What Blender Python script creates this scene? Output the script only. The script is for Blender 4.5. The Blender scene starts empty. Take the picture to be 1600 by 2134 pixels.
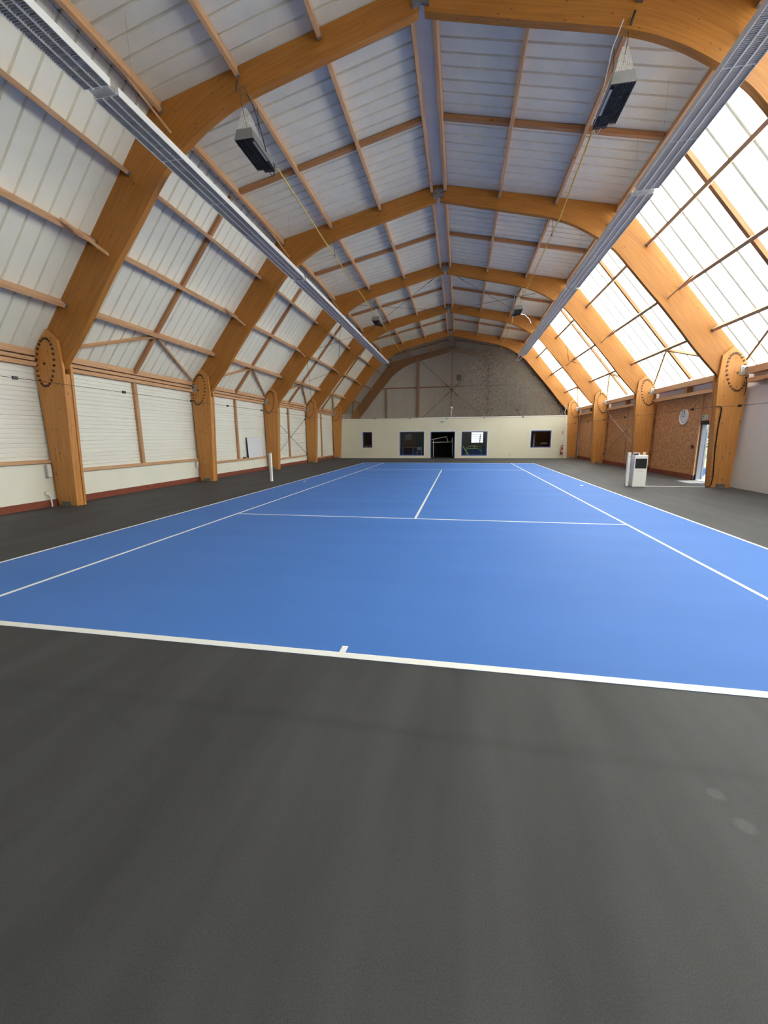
import bpy, math, random
from mathutils import Vector, Matrix
random.seed(7)
S = bpy.context.scene
COL = S.collection
rad = math.radians

# ------------------------------------------------------------------ camera
W, H, F = 1600.0, 2134.0, 834.7
cam = bpy.data.cameras.new('camera'); co = bpy.data.objects.new('camera', cam); COL.objects.link(co)
cam.sensor_fit = 'VERTICAL'; cam.sensor_height = 24.0; cam.lens = 24.0 * F / H
cam.clip_end = 300
yaw, pitch, roll = -0.1861, -0.1851, -0.0087
f_ = Vector((math.sin(yaw) * math.cos(pitch), math.cos(yaw) * math.cos(pitch), math.sin(pitch)))
r_ = Vector((math.cos(yaw), -math.sin(yaw), 0)); u_ = r_.cross(f_)
r2 = math.cos(roll) * r_ + math.sin(roll) * u_; u2 = -math.sin(roll) * r_ + math.cos(roll) * u_
co.matrix_world = Matrix(((r2.x, u2.x, -f_.x, 0.8873), (r2.y, u2.y, -f_.y, -2.7671), (r2.z, u2.z, -f_.z, 1.7022), (0, 0, 0, 1)))
S.camera = co

# ------------------------------------------------------------------ sky, sun, exposure
wd = bpy.data.worlds.new('sky'); S.world = wd; wd.use_nodes = True
wn = wd.node_tree.nodes; bg = wn['Background']
bg.inputs[0].default_value = (0.80, 0.90, 1.0, 1); bg.inputs[1].default_value = 1.75
sl = bpy.data.lights.new('sun', 'SUN'); sl.energy = 7.2; sl.angle = rad(1.5); sl.color = (1, 0.96, 0.9)
so = bpy.data.objects.new('sun', sl); COL.objects.link(so)
so.rotation_euler = Vector((0.40, 0.10, 0.90)).to_track_quat('Z', 'Y').to_euler()
S.view_settings.view_transform = 'Standard'; S.view_settings.look = 'None'
S.view_settings.exposure = 1.5; S.view_settings.gamma = 1.0; S.view_settings.use_curve_mapping = False
S.cycles.max_bounces = 10; S.cycles.diffuse_bounces = 6; S.cycles.transparent_max_bounces = 16
S.cycles.transmission_bounces = 8; S.cycles.sample_clamp_indirect = 12

# ------------------------------------------------------------------ materials
MATS = {}
def newmat(name):
    m = bpy.data.materials.new(name); m.use_nodes = True
    return m, m.node_tree.nodes, m.node_tree.links, m.node_tree.nodes['Principled BSDF']
def plain(name, col, rough=0.6, metal=0.0, spec=0.5, var=0.06, scale=6.0, emit=None):
    """colour with a little noise variation"""
    m, n, l, b = newmat(name)
    b.inputs['Roughness'].default_value = rough; b.inputs['Metallic'].default_value = metal
    b.inputs['Specular IOR Level'].default_value = spec
    tc = n.new('ShaderNodeTexCoord'); nz = n.new('ShaderNodeTexNoise')
    nz.inputs['Scale'].default_value = scale; nz.inputs['Detail'].default_value = 4
    l.new(tc.outputs['Object'], nz.inputs['Vector'])
    cr = n.new('ShaderNodeValToRGB')
    cr.color_ramp.elements[0].position = 0.3; cr.color_ramp.elements[1].position = 0.7
    cr.color_ramp.elements[0].color = tuple(c * (1 - var) for c in col) + (1,)
    cr.color_ramp.elements[1].color = tuple(min(1, c * (1 + var)) for c in col) + (1,)
    l.new(nz.outputs['Fac'], cr.inputs[0]); l.new(cr.outputs[0], b.inputs['Base Color'])
    MATS[name] = m; return m
def wood(name, c0, c1, knot=(0.10, 0.04, 0.015), uv=False, axis=1, rough=0.45, kscale=4.0, grain=26.0, kamt=0.14, lam=0.0, kthr=0.45):
    """grain streaks along one axis plus scattered dark knots"""
    m, n, l, b = newmat(name)
    b.inputs['Roughness'].default_value = rough; b.inputs['Specular IOR Level'].default_value = 0.4
    tc = n.new('ShaderNodeTexCoord'); mp = n.new('ShaderNodeMapping')
    sc = [grain] * 3; sc[0 if uv else axis] = 1.2
    mp.inputs['Scale'].default_value = sc
    src = tc.outputs['UV'] if uv else tc.outputs['Object']
    oi = n.new('ShaderNodeObjectInfo'); ad = n.new('ShaderNodeVectorMath'); ad.operation = 'ADD'
    mu = n.new('ShaderNodeMath'); mu.operation = 'MULTIPLY'; mu.inputs[1].default_value = 31.0
    l.new(oi.outputs['Random'], mu.inputs[0]); l.new(src, ad.inputs[0]); l.new(mu.outputs[0], ad.inputs[1])
    l.new(ad.outputs[0], mp.inputs['Vector'])
    nz = n.new('ShaderNodeTexNoise'); nz.inputs['Scale'].default_value = 1.0; nz.inputs['Detail'].default_value = 5
    l.new(mp.outputs[0], nz.inputs['Vector'])
    cr = n.new('ShaderNodeValToRGB'); cr.color_ramp.elements[0].position = 0.3; cr.color_ramp.elements[1].position = 0.72
    cr.color_ramp.elements[0].color = c0 + (1,); cr.color_ramp.elements[1].color = c1 + (1,)
    l.new(nz.outputs['Fac'], cr.inputs[0])
    vo = n.new('ShaderNodeTexVoronoi'); vo.inputs['Scale'].default_value = kscale
    mk = n.new('ShaderNodeMapping'); ks = [1.0] * 3; ks[0 if uv else axis] = 0.5
    mk.inputs['Scale'].default_value = ks
    l.new(ad.outputs[0], mk.inputs['Vector']); l.new(mk.outputs[0], vo.inputs['Vector'])
    kr = n.new('ShaderNodeValToRGB'); kr.color_ramp.elements[0].position = kamt * 0.45; kr.color_ramp.elements[1].position = kamt
    kr.color_ramp.elements[0].color = (1, 1, 1, 1); kr.color_ramp.elements[1].color = (0, 0, 0, 1)
    l.new(vo.outputs['Distance'], kr.inputs[0])
    sp = n.new('ShaderNodeSeparateColor'); gt = n.new('ShaderNodeMath'); gt.operation = 'GREATER_THAN'; gt.inputs[1].default_value = kthr
    l.new(vo.outputs['Color'], sp.inputs[0]); l.new(sp.outputs[0], gt.inputs[0])
    km = n.new('ShaderNodeMath'); km.operation = 'MULTIPLY'; l.new(kr.outputs[0], km.inputs[0]); l.new(gt.outputs[0], km.inputs[1])
    k2 = n.new('ShaderNodeMath'); k2.operation = 'MULTIPLY'; k2.inputs[1].default_value = 0.8; l.new(km.outputs[0], k2.inputs[0])
    mx = n.new('ShaderNodeMix'); mx.data_type = 'RGBA'; mx.inputs[7].default_value = knot + (1,)
    l.new(k2.outputs[0], mx.inputs[0]); l.new(cr.outputs[0], mx.inputs[6])
    out = mx.outputs[2]
    if lam > 0:   # faint glue lines between laminations
        sx = n.new('ShaderNodeSeparateXYZ'); l.new(src, sx.inputs[0])
        md = n.new('ShaderNodeMath'); md.operation = 'MULTIPLY'; md.inputs[1].default_value = 1 / 0.045
        l.new(sx.outputs[1 if uv else 0], md.inputs[0])
        fr = n.new('ShaderNodeMath'); fr.operation = 'FRACT'; l.new(md.outputs[0], fr.inputs[0])
        lt = n.new('ShaderNodeMath'); lt.operation = 'LESS_THAN'; lt.inputs[1].default_value = 0.08; l.new(fr.outputs[0], lt.inputs[0])
        lm = n.new('ShaderNodeMath'); lm.operation = 'MULTIPLY'; lm.inputs[1].default_value = lam; l.new(lt.outputs[0], lm.inputs[0])
        m2 = n.new('ShaderNodeMix'); m2.data_type = 'RGBA'; m2.inputs[7].default_value = knot + (1,)
        l.new(lm.outputs[0], m2.inputs[0]); l.new(out, m2.inputs[6]); out = m2.outputs[2]
    l.new(out, b.inputs['Base Color'])
    MATS[name] = m; return m
GL0, GL1 = (0.34, 0.150, 0.032), (0.47, 0.220, 0.052)
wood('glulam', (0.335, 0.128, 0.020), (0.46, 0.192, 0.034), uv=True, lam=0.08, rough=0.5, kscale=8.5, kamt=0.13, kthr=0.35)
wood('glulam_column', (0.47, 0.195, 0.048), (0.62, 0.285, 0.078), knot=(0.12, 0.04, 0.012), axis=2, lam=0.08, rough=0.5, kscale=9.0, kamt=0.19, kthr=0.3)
wood('timber', (0.50, 0.27, 0.135), (0.66, 0.40, 0.22), axis=1, rough=0.6, kscale=3.0, kamt=0.08, grain=40)
wood('timber_upright', (0.42, 0.225, 0.105), (0.55, 0.32, 0.165), axis=2, rough=0.6, kscale=3.0, kamt=0.08, grain=40)
wood('timber_dark', (0.34, 0.155, 0.065), (0.45, 0.225, 0.10), axis=1, rough=0.6, kscale=3.0, kamt=0.08, grain=40)
plain('panel_white', (0.78, 0.775, 0.70), rough=0.5, var=0.025, scale=1.3)
plain('panel_slope', (0.78, 0.755, 0.66), rough=0.5, var=0.03, scale=1.3)
plain('panel_roof', (0.71, 0.67, 0.58), rough=0.5, var=0.06, scale=2.2)
plain('roof_skin', (0.35, 0.36, 0.36), rough=0.7)
plain('plinth_white', (0.80, 0.79, 0.69), rough=0.6, var=0.02, scale=1.5)
plain('partition_cream', (0.70, 0.665, 0.53), rough=0.7, var=0.03, scale=1.0)
plain('wall_grey', (0.76, 0.745, 0.74), rough=0.7, var=0.03, scale=0.8)
plain('gable_panel', (0.90, 0.84, 0.74), rough=0.6, var=0.04, scale=1.0)
plain('red_base', (0.22, 0.055, 0.03), rough=0.8, var=0.12, scale=4)
plain('steel', (0.30, 0.31, 0.32), rough=0.45, metal=0.75, var=0.15, scale=9)
plain('steel_dark', (0.06, 0.06, 0.065), rough=0.5, metal=0.6)
plain('zinc', (0.42, 0.43, 0.43), rough=0.5, metal=0.5, var=0.1)
plain('bolt', (0.10, 0.06, 0.04), rough=0.5, metal=0.4)
plain('white_paint', (0.82, 0.81, 0.78), rough=0.4, var=0.02)
plain('lamp_white', (0.80, 0.80, 0.78), rough=0.35, var=0.02)
plain('louvre', (0.50, 0.50, 0.545), rough=0.4, var=0.05)
plain('door_grey', (0.20, 0.205, 0.22), rough=0.5)
plain('louvre_dark', (0.30, 0.30, 0.33), rough=0.5)
plain('black', (0.012, 0.012, 0.014), rough=0.4)
plain('heater_body_shaded', (0.30, 0.31, 0.29), rough=0.45, metal=0.4)
plain('heater_grille', (0.035, 0.033, 0.035), rough=0.5, metal=0.3)
plain('gas_yellow', (0.62, 0.42, 0.07), rough=0.4)
plain('grey_light', (0.5, 0.5, 0.52), rough=0.5)
plain('blue_frame', (0.055, 0.11, 0.34), rough=0.4)
plain('line_white', (0.86, 0.86, 0.84), rough=0.55, spec=0.35, var=0.03, scale=5)
plain('sign_green', (0.02, 0.24, 0.13), rough=0.4)
plain('sign_white', (0.8, 0.8, 0.78), rough=0.4)
plain('red', (0.52, 0.03, 0.03), rough=0.35)
plain('maroon', (0.16, 0.018, 0.02), rough=0.6)
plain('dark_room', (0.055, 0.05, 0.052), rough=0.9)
plain('room_floor', (0.08, 0.08, 0.085), rough=0.8)
plain('lime', (0.62, 0.78, 0.05), rough=0.5)
plain('navy', (0.03, 0.035, 0.10), rough=0.7)
plain('grass', (0.055, 0.066, 0.016), rough=0.9, var=0.2, scale=1.5)
plain('leaf', (0.02, 0.05, 0.010), rough=0.6, var=0.35, scale=2.0)
plain('bark', (0.16, 0.11, 0.07), rough=0.9)
plain('terrace', (0.14, 0.135, 0.13), rough=0.8)
plain('tarp', (0.008, 0.05, 0.17), rough=0.35, var=0.2, scale=5)
plain('cable_black', (0.012, 0.011, 0.011), rough=0.5)
plain('beige', (0.62, 0.42, 0.24), rough=0.6)
plain('board_white', (0.72, 0.74, 0.80), rough=0.3, var=0.015)
plain('brown_dark', (0.06, 0.02, 0.015), rough=0.5)
plain('white_cable', (0.72, 0.70, 0.66), rough=0.5)

def translucent(name, t, d):
    m = bpy.data.materials.new(name); m.use_nodes = True; n, l = m.node_tree.nodes, m.node_tree.links
    n.clear(); o = n.new('ShaderNodeOutputMaterial')
    tr = n.new('ShaderNodeBsdfTranslucent'); df = n.new('ShaderNodeBsdfDiffuse'); ad = n.new('ShaderNodeAddShader')
    tc = n.new('ShaderNodeTexCoord'); nz = n.new('ShaderNodeTexNoise'); nz.inputs['Scale'].default_value = 0.9; nz.inputs['Detail'].default_value = 3
    cr = n.new('ShaderNodeValToRGB'); cr.color_ramp.elements[0].position = 0.3; cr.color_ramp.elements[1].position = 0.7
    cr.color_ramp.elements[0].color = tuple(c * 0.86 for c in t) + (1,); cr.color_ramp.elements[1].color = t + (1,)
    l.new(tc.outputs['Object'], nz.inputs['Vector']); l.new(nz.outputs['Fac'], cr.inputs[0])
    l.new(cr.outputs[0], tr.inputs[0]); df.inputs[0].default_value = d + (1,)
    l.new(tr.outputs[0], ad.inputs[0]); l.new(df.outputs[0], ad.inputs[1]); l.new(ad.outputs[0], o.inputs[0])
    MATS[name] = m
translucent('opal_sheet', (0.88, 0.885, 0.85), (0.10, 0.10, 0.10))
translucent('opal_lap', (0.20, 0.20, 0.18), (0.35, 0.35, 0.33))

def glass(name):
    m = bpy.data.materials.new(name); m.use_nodes = True; n, l = m.node_tree.nodes, m.node_tree.links
    n.clear(); o = n.new('ShaderNodeOutputMaterial')
    t = n.new('ShaderNodeBsdfTransparent'); t.inputs[0].default_value = (0.86, 0.88, 0.88, 1)
    g = n.new('ShaderNodeBsdfGlossy'); g.inputs['Roughness'].default_value = 0.02
    fr = n.new('ShaderNodeFresnel'); fr.inputs[0].default_value = 1.45
    mx = n.new('ShaderNodeMixShader'); l.new(fr.outputs[0], mx.inputs[0]); l.new(t.outputs[0], mx.inputs[1]); l.new(g.outputs[0], mx.inputs[2])
    l.new(mx.outputs[0], o.inputs[0]); MATS[name] = m
glass('glass')
def netmat(name, col, alpha, var, scale=(7, 1, 13), ramp=None):
    """meshwork too fine to model strand by strand: partly open surface, optionally denser toward +x where it is gathered"""
    m = bpy.data.materials.new(name); m.use_nodes = True; n, l = m.node_tree.nodes, m.node_tree.links
    n.clear(); o = n.new('ShaderNodeOutputMaterial')
    t = n.new('ShaderNodeBsdfTransparent'); d = n.new('ShaderNodeBsdfDiffuse'); d.inputs[0].default_value = col + (1,)
    tc = n.new('ShaderNodeTexCoord'); mp = n.new('ShaderNodeMapping'); mp.inputs['Scale'].default_value = scale
    nz = n.new('ShaderNodeTexNoise'); nz.inputs['Scale'].default_value = 1.0; nz.inputs['Detail'].default_value = 3
    l.new(tc.outputs['Object'], mp.inputs[0]); l.new(mp.outputs[0], nz.inputs['Vector'])
    mr = n.new('ShaderNodeMapRange'); mr.inputs[1].default_value = 0.3; mr.inputs[2].default_value = 0.7
    mr.inputs[3].default_value = -var; mr.inputs[4].default_value = var
    fac = nz.outputs['Fac']
    if ramp:   # cross weave: horizontal and vertical runs of thread
        m5 = n.new('ShaderNodeMapping'); m5.inputs['Scale'].default_value = (scale[2], 1, scale[0]); l.new(tc.outputs['Object'], m5.inputs[0])
        n5 = n.new('ShaderNodeTexNoise'); n5.inputs['Scale'].default_value = 1.0; n5.inputs['Detail'].default_value = 3; l.new(m5.outputs[0], n5.inputs['Vector'])
        a5 = n.new('ShaderNodeMath'); a5.operation = 'ADD'; l.new(fac, a5.inputs[0]); l.new(n5.outputs['Fac'], a5.inputs[1])
        h5 = n.new('ShaderNodeMath'); h5.operation = 'MULTIPLY'; h5.inputs[1].default_value = 0.5; l.new(a5.outputs[0], h5.inputs[0]); fac = h5.outputs[0]
    l.new(fac, mr.inputs[0]); ad = n.new('ShaderNodeMath'); ad.operation = 'ADD'; l.new(mr.outputs[0], ad.inputs[0]); ad.inputs[1].default_value = alpha
    if ramp:
        sx = n.new('ShaderNodeSeparateXYZ'); l.new(tc.outputs['Object'], sx.inputs[0])
        m2 = n.new('ShaderNodeMapRange'); m2.interpolation_type = 'SMOOTHSTEP'; l.new(sx.outputs[0], m2.inputs[0])
        for k, v in zip((1, 2, 3, 4), ramp): m2.inputs[k].default_value = v
        sc = n.new('ShaderNodeMath'); sc.operation = 'MULTIPLY'; m3 = n.new('ShaderNodeMath'); m3.operation = 'SUBTRACT'; m3.inputs[1].default_value = ramp[2] * 0.85; l.new(m2.outputs[0], m3.inputs[0])
        l.new(mr.outputs[0], sc.inputs[0]); l.new(m3.outputs[0], sc.inputs[1])
        l.new(sc.outputs[0], ad.inputs[0]); l.new(m2.outputs[0], ad.inputs[1])
    mx = n.new('ShaderNodeMixShader'); l.new(ad.outputs[0], mx.inputs[0]); l.new(t.outputs[0], mx.inputs[1]); l.new(d.outputs[0], mx.inputs[2])
    l.new(mx.outputs[0], o.inputs[0]); MATS[name] = m
netmat('net', (0.21, 0.175, 0.145), 0.3, 1.5, (5, 1, 26), (-3.0, 8.5, 0.12, 0.60))
netmat('flue_mesh', (0.85, 0.85, 0.82), 0.50, 0.8, (45, 20, 25))
netmat('clear_plastic', (0.5, 0.5, 0.5), 0.5, 0.1)

def m_floor():
    m, n, l, b = newmat('floor_grey'); b.inputs['Roughness'].default_value = 0.68; b.inputs['Specular IOR Level'].default_value = 0.42
    tc = n.new('ShaderNodeTexCoord')
    def noise(scale, vec, det=4):
        z = n.new('ShaderNodeTexNoise'); z.inputs['Scale'].default_value = scale; z.inputs['Detail'].default_value = det; l.new(vec, z.inputs['Vector']); return z.outputs['Fac']
    mp = n.new('ShaderNodeMapping'); mp.inputs['Scale'].default_value = (2.6, 0.45, 1); mp.inputs['Rotation'].default_value = (0, 0, rad(-6))
    l.new(tc.outputs['Object'], mp.inputs[0])
    base = (0.051, 0.0515, 0.0545)
    def mul(a, fac, lo, hi, p0=0.3, p1=0.7):
        mr = n.new('ShaderNodeMapRange'); mr.inputs[1].default_value = p0; mr.inputs[2].default_value = p1; mr.inputs[3].default_value = lo; mr.inputs[4].default_value = hi
        l.new(fac, mr.inputs[0])
        v = n.new('ShaderNodeVectorMath'); v.operation = 'SCALE'; l.new(mr.outputs[0], v.inputs['Scale'])
        if isinstance(a, tuple): v.inputs[0].default_value = a
        else: l.new(a, v.inputs[0])
        return v.outputs[0]
    c = mul(base, noise(1.0, mp.outputs[0], 3), 0.76, 1.20)
    c = mul(c, noise(170, tc.outputs['Object'], 2), 0.80, 1.2)
    c = mul(c, noise(0.5, tc.outputs['Object'], 3), 0.93, 1.07)
    # roller overlap band and two pale spots that stay on the floor
    sx = n.new('ShaderNodeSeparateXYZ'); l.new(tc.outputs['Object'], sx.inputs[0])
    nzb = noise(2.0, tc.outputs['Object'], 2)
    for (x, y, r) in ((2.14, -0.86, 0.045), (2.17, -1.02, 0.05)):
        vd = n.new('ShaderNodeVectorMath'); vd.operation = 'DISTANCE'; l.new(tc.outputs['Object'], vd.inputs[0]); vd.inputs[1].default_value = (x, y, 0)
        c = mul(c, vd.outputs['Value'], 1.5, 1.0, r * 0.5, r)
    aa = n.new('ShaderNodeMath'); aa.operation = 'MULTIPLY_ADD'; aa.inputs[1].default_value = 0.10; l.new(nzb, aa.inputs[0]); l.new(sx.outputs[1], aa.inputs[2])
    bb = n.new('ShaderNodeMath'); bb.operation = 'ADD'; bb.inputs[1].default_value = 0.66; l.new(aa.outputs[0], bb.inputs[0])
    cc = n.new('ShaderNodeMath'); cc.operation = 'ABSOLUTE'; l.new(bb.outputs[0], cc.inputs[0])
    c = mul(c, cc.outputs[0], 0.86, 1.0, 0.0, 0.07)
    l.new(c, b.inputs['Base Color'])
    bp = n.new('ShaderNodeBump'); bp.inputs['Strength'].default_value = 0.25; bp.inputs['Distance'].default_value = 0.002
    l.new(noise(240, tc.outputs['Object'], 2), bp.inputs['Height']); l.new(bp.outputs[0], b.inputs['Normal'])
    MATS['floor_grey'] = m
m_floor()
def m_court():
    m, n, l, b = newmat('court_blue'); b.inputs['Roughness'].default_value = 0.66; b.inputs['Specular IOR Level'].default_value = 0.22
    tc = n.new('ShaderNodeTexCoord'); mp = n.new('ShaderNodeMapping'); mp.inputs['Scale'].default_value = (0.25, 1.2, 1)
    l.new(tc.outputs['Object'], mp.inputs[0])
    z = n.new('ShaderNodeTexNoise'); z.inputs['Scale'].default_value = 1.0; z.inputs['Detail'].default_value = 4; l.new(mp.outputs[0], z.inputs['Vector'])
    cr = n.new('ShaderNodeValToRGB'); cr.color_ramp.elements[0].position = 0.3; cr.color_ramp.elements[1].position = 0.7
    cr.color_ramp.elements[0].color = (0.066, 0.185, 0.54, 1); cr.color_ramp.elements[1].color = (0.076, 0.205, 0.59, 1)
    l.new(z.outputs['Fac'], cr.inputs[0]); l.new(cr.outputs[0], b.inputs['Base Color'])
    z2 = n.new('ShaderNodeTexNoise'); z2.inputs['Scale'].default_value = 240; l.new(tc.outputs['Object'], z2.inputs['Vector'])
    bp = n.new('ShaderNodeBump'); bp.inputs['Strength'].default_value = 0.2; bp.inputs['Distance'].default_value = 0.002
    l.new(z2.outputs['Fac'], bp.inputs['Height']); l.new(bp.outputs[0], b.inputs['Normal'])
    MATS['court_blue'] = m
m_court()
def m_osb():
    m, n, l, b = newmat('osb'); b.inputs['Roughness'].default_value = 0.7
    tc = n.new('ShaderNodeTexCoord'); cur = None
    for i, (sc, rot) in enumerate((((18, 18, 55), 0.3), ((18, 40, 18), 0.9))):
        mp = n.new('ShaderNodeMapping'); mp.inputs['Scale'].default_value = sc; mp.inputs['Rotation'].default_value = (rot, 0, 0)
        l.new(tc.outputs['Object'], mp.inputs[0])
        v = n.new('ShaderNodeTexVoronoi'); v.inputs['Scale'].default_value = 0.55; l.new(mp.outputs[0], v.inputs['Vector'])
        cr = n.new('ShaderNodeValToRGB'); e = cr.color_ramp.elements
        e[0].color = (0.36, 0.155, 0.06, 1); e[1].color = (0.74, 0.42, 0.19, 1)
        e2 = e.new(0.5); e2.color = (0.55, 0.265, 0.115, 1)
        sp = n.new('ShaderNodeSeparateColor'); l.new(v.outputs['Color'], sp.inputs[0]); l.new(sp.outputs[0], cr.inputs[0])
        if cur is None: cur = cr.outputs[0]
        else:
            mx = n.new('ShaderNodeMix'); mx.data_type = 'RGBA'; mx.inputs[0].default_value = 0.5
            l.new(cur, mx.inputs[6]); l.new(cr.outputs[0], mx.inputs[7]); cur = mx.outputs[2]
    l.new(cur, b.inputs['Base Color']); MATS['osb'] = m
m_osb()

# ------------------------------------------------------------------ mesh helpers
class MB:
    """collects vertices / faces (with a material slot each); build() links ONE mesh object"""
    def __init__(s): s.v = []; s.f = []; s.m = []; s.uv = []
    def face(s, idx, mi=0, uv=None): s.f.append(tuple(idx)); s.m.append(mi); s.uv.append(uv)
    def box(s, x0, x1, y0, y1, z0, z1, mi=0):
        x0, x1 = min(x0, x1), max(x0, x1); y0, y1 = min(y0, y1), max(y0, y1); z0, z1 = min(z0, z1), max(z0, z1)
        b = len(s.v)
        s.v += [(x0, y0, z0), (x1, y0, z0), (x1, y1, z0), (x0, y1, z0), (x0, y0, z1), (x1, y0, z1), (x1, y1, z1), (x0, y1, z1)]
        for q in ((0, 3, 2, 1), (4, 5, 6, 7), (0, 1, 5, 4), (1, 2, 6, 5), (2, 3, 7, 6), (3, 0, 4, 7)): s.face([b + i for i in q], mi)
        return s
    def hexa(s, pts, mi=0):
        b = len(s.v); s.v += [tuple(p) for p in pts]
        for q in ((0, 3, 2, 1), (4, 5, 6, 7), (0, 1, 5, 4), (1, 2, 6, 5), (2, 3, 7, 6), (3, 0, 4, 7)): s.face([b + i for i in q], mi)
        return s
    def prism(s, poly, y0, y1, mi=0, ax=1):
        """polygon in two axes extruded along the third (ax=1: (x,z) along y; ax=0: (y,z) along x; ax=2: (x,y) along z)"""
        area = sum(poly[i][0] * poly[(i + 1) % len(poly)][1] - poly[(i + 1) % len(poly)][0] * poly[i][1] for i in range(len(poly)))
        if (area < 0) != (ax == 1): poly = poly[::-1]
        b = len(s.v); k = len(poly)
        def P(p, t): return (p[0], t, p[1]) if ax == 1 else ((t, p[0], p[1]) if ax == 0 else (p[0], p[1], t))
        s.v += [P(p, y0) for p in poly] + [P(p, y1) for p in poly]
        s.face([b + i for i in range(k)][::-1], mi); s.face([b + k + i for i in range(k)], mi)
        for i in range(k):
            j = (i + 1) % k; s.face((b + i, b + j, b + k + j, b + k + i), mi)
        return s
    def tube(s, pts, r, n=6, mi=0, caps=True):
        pts = [Vector(p) for p in pts]; b = len(s.v); k = len(pts); prev = None
        for i, p in enumerate(pts):
            t = (pts[min(i + 1, k - 1)] - pts[max(i - 1, 0)]).normalized()
            if prev is None:
                a = Vector((0, 0, 1)) if abs(t.z) < 0.9 else Vector((1, 0, 0))
                u = t.cross(a).normalized()
            else: u = (prev - t * prev.dot(t)).normalized()
            w = t.cross(u); prev = u
            for j in range(n):
                th = 2 * math.pi * j / n; s.v.append(tuple(p + u * (r * math.cos(th)) + w * (r * math.sin(th))))
        for i in range(k - 1):
            for j in range(n):
                j2 = (j + 1) % n; s.face((b + i * n + j, b + i * n + j2, b + (i + 1) * n + j2, b + (i + 1) * n + j), mi)
        if caps:
            s.face([b + j for j in range(n)][::-1], mi); s.face([b + (k - 1) * n + j for j in range(n)], mi)
        return s
    def bar(s, p0, p1, w, h, up=(0, 0, 1), mi=0):
        """square bar from p0 to p1; w across, h along 'up'"""
        p0, p1 = Vector(p0), Vector(p1); t = (p1 - p0).normalized(); up = Vector(up)
        a = t.cross(up).normalized(); c = a.cross(t)
        q = []
        for p in (p0, p1):
            q += [p - a * w / 2 - c * h / 2, p + a * w / 2 - c * h / 2, p + a * w / 2 + c * h / 2, p - a * w / 2 + c * h / 2]
        return s.hexa(q, mi)
    def disc(s, c, r, h, ax=0, n=24, mi=0):
        """cylinder centred at c, axis ax, half-length h"""
        poly = [(r * math.cos(2 * math.pi * i / n), r * math.sin(2 * math.pi * i / n)) for i in range(n)]
        o = [c[1], c[2]] if ax == 0 else ([c[0], c[2]] if ax == 1 else [c[0], c[1]])
        return s.prism([(a + o[0], b + o[1]) for a, b in poly], c[ax] - h, c[ax] + h, mi, ax)
    def sphere(s, c, r, n=10, mi=0):
        b = len(s.v); rings = n // 2
        s.v.append((c[0], c[1], c[2] - r))
        for i in range(1, rings):
            ph = -math.pi / 2 + math.pi * i / rings
            for j in range(n):
                th = 2 * math.pi * j / n; s.v.append((c[0] + r * math.cos(ph) * math.cos(th), c[1] + r * math.cos(ph) * math.sin(th), c[2] + r * math.sin(ph)))
        s.v.append((c[0], c[1], c[2] + r)); top = len(s.v) - 1
        for j in range(n): s.face((b, b + 1 + (j + 1) % n, b + 1 + j), mi)
        for i in range(rings - 2):
            for j in range(n):
                j2 = (j + 1) % n; s.face((b + 1 + i * n + j, b + 1 + i * n + j2, b + 1 + (i + 1) * n + j2, b + 1 + (i + 1) * n + j), mi)
        for j in range(n): s.face((top, b + 1 + (rings - 2) * n + j, b + 1 + (rings - 2) * n + (j + 1) % n), mi)
        return s
    def mesh(s, name, mats):
        me = bpy.data.meshes.new(name); me.from_pydata(s.v, [], s.f)
        for m in (mats if isinstance(mats, (list, tuple)) else [mats]): me.materials.append(MATS[m])
        if any(s.m): me.polygons.foreach_set('material_index', s.m)
        if any(u is not None for u in s.uv):
            ul = me.uv_layers.new(name='UVMap'); k = 0
            for f, u in zip(s.f, s.uv):
                for i in range(len(f)):
                    ul.data[k].uv = u[i] if u is not None else (s.v[f[i]][0], s.v[f[i]][2]); k += 1
        me.update(); return me
    def build(s, name, mats, parent=None, loc=None, bevel=0.0):
        o = link(name, s.mesh(name, mats), parent, loc)
        if bevel: bev(o, bevel)
        return o
def bev(o, w, seg=2):
    md = o.modifiers.new('bevel', 'BEVEL'); md.width = w; md.segments = seg; md.limit_method = 'ANGLE'; md.angle_limit = rad(40)
def link(name, me, parent=None, loc=None):
    o = bpy.data.objects.new(name, me); COL.objects.link(o)
    if parent is not None: o.parent = parent
    if loc is not None: o.location = loc
    return o
def box(name, mat, x0, x1, y0, y1, z0, z1, parent=None, bevel=0.0):
    """a box whose origin is at its own centre"""
    c = ((x0 + x1) / 2, (y0 + y1) / 2, (z0 + z1) / 2)
    m = MB().box(x0 - c[0], x1 - c[0], y0 - c[1], y1 - c[1], z0 - c[2], z1 - c[2])
    o = m.build(name, mat, None, None, bevel); o.location = c
    if parent is not None:
        o.parent = parent; o.location = Vector(c) - parent.location
    return o
def thing(name, label, cat, loc=(0, 0, 0), group=None):
    o = bpy.data.objects.new(name, None); COL.objects.link(o); o.location = loc; o.empty_display_size = 0.2
    return tag(o, label, cat, group)
def tag(o, label, cat, group=None):
    o['label'] = label; o['category'] = cat
    if group: o['group'] = group
    return o
def struct(o, label=None, cat=None):
    o['kind'] = 'structure'
    if label: o['label'] = label
    if cat: o['category'] = cat
    return o
def empty_struct(name, label, cat):
    o = bpy.data.objects.new(name, None); COL.objects.link(o); return struct(o, label, cat)
def copy(o, parent=None):
    c = o.copy(); COL.objects.link(c)
    if parent is not None: c.parent = parent
    return c
def copy_tree(o):
    r = o.copy(); COL.objects.link(r)
    for ch in list(o.children):
        c = ch.copy(); COL.objects.link(c); c.parent = r
        for g in list(ch.children):
            d = g.copy(); COL.objects.link(d); d.parent = c
    return r

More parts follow.
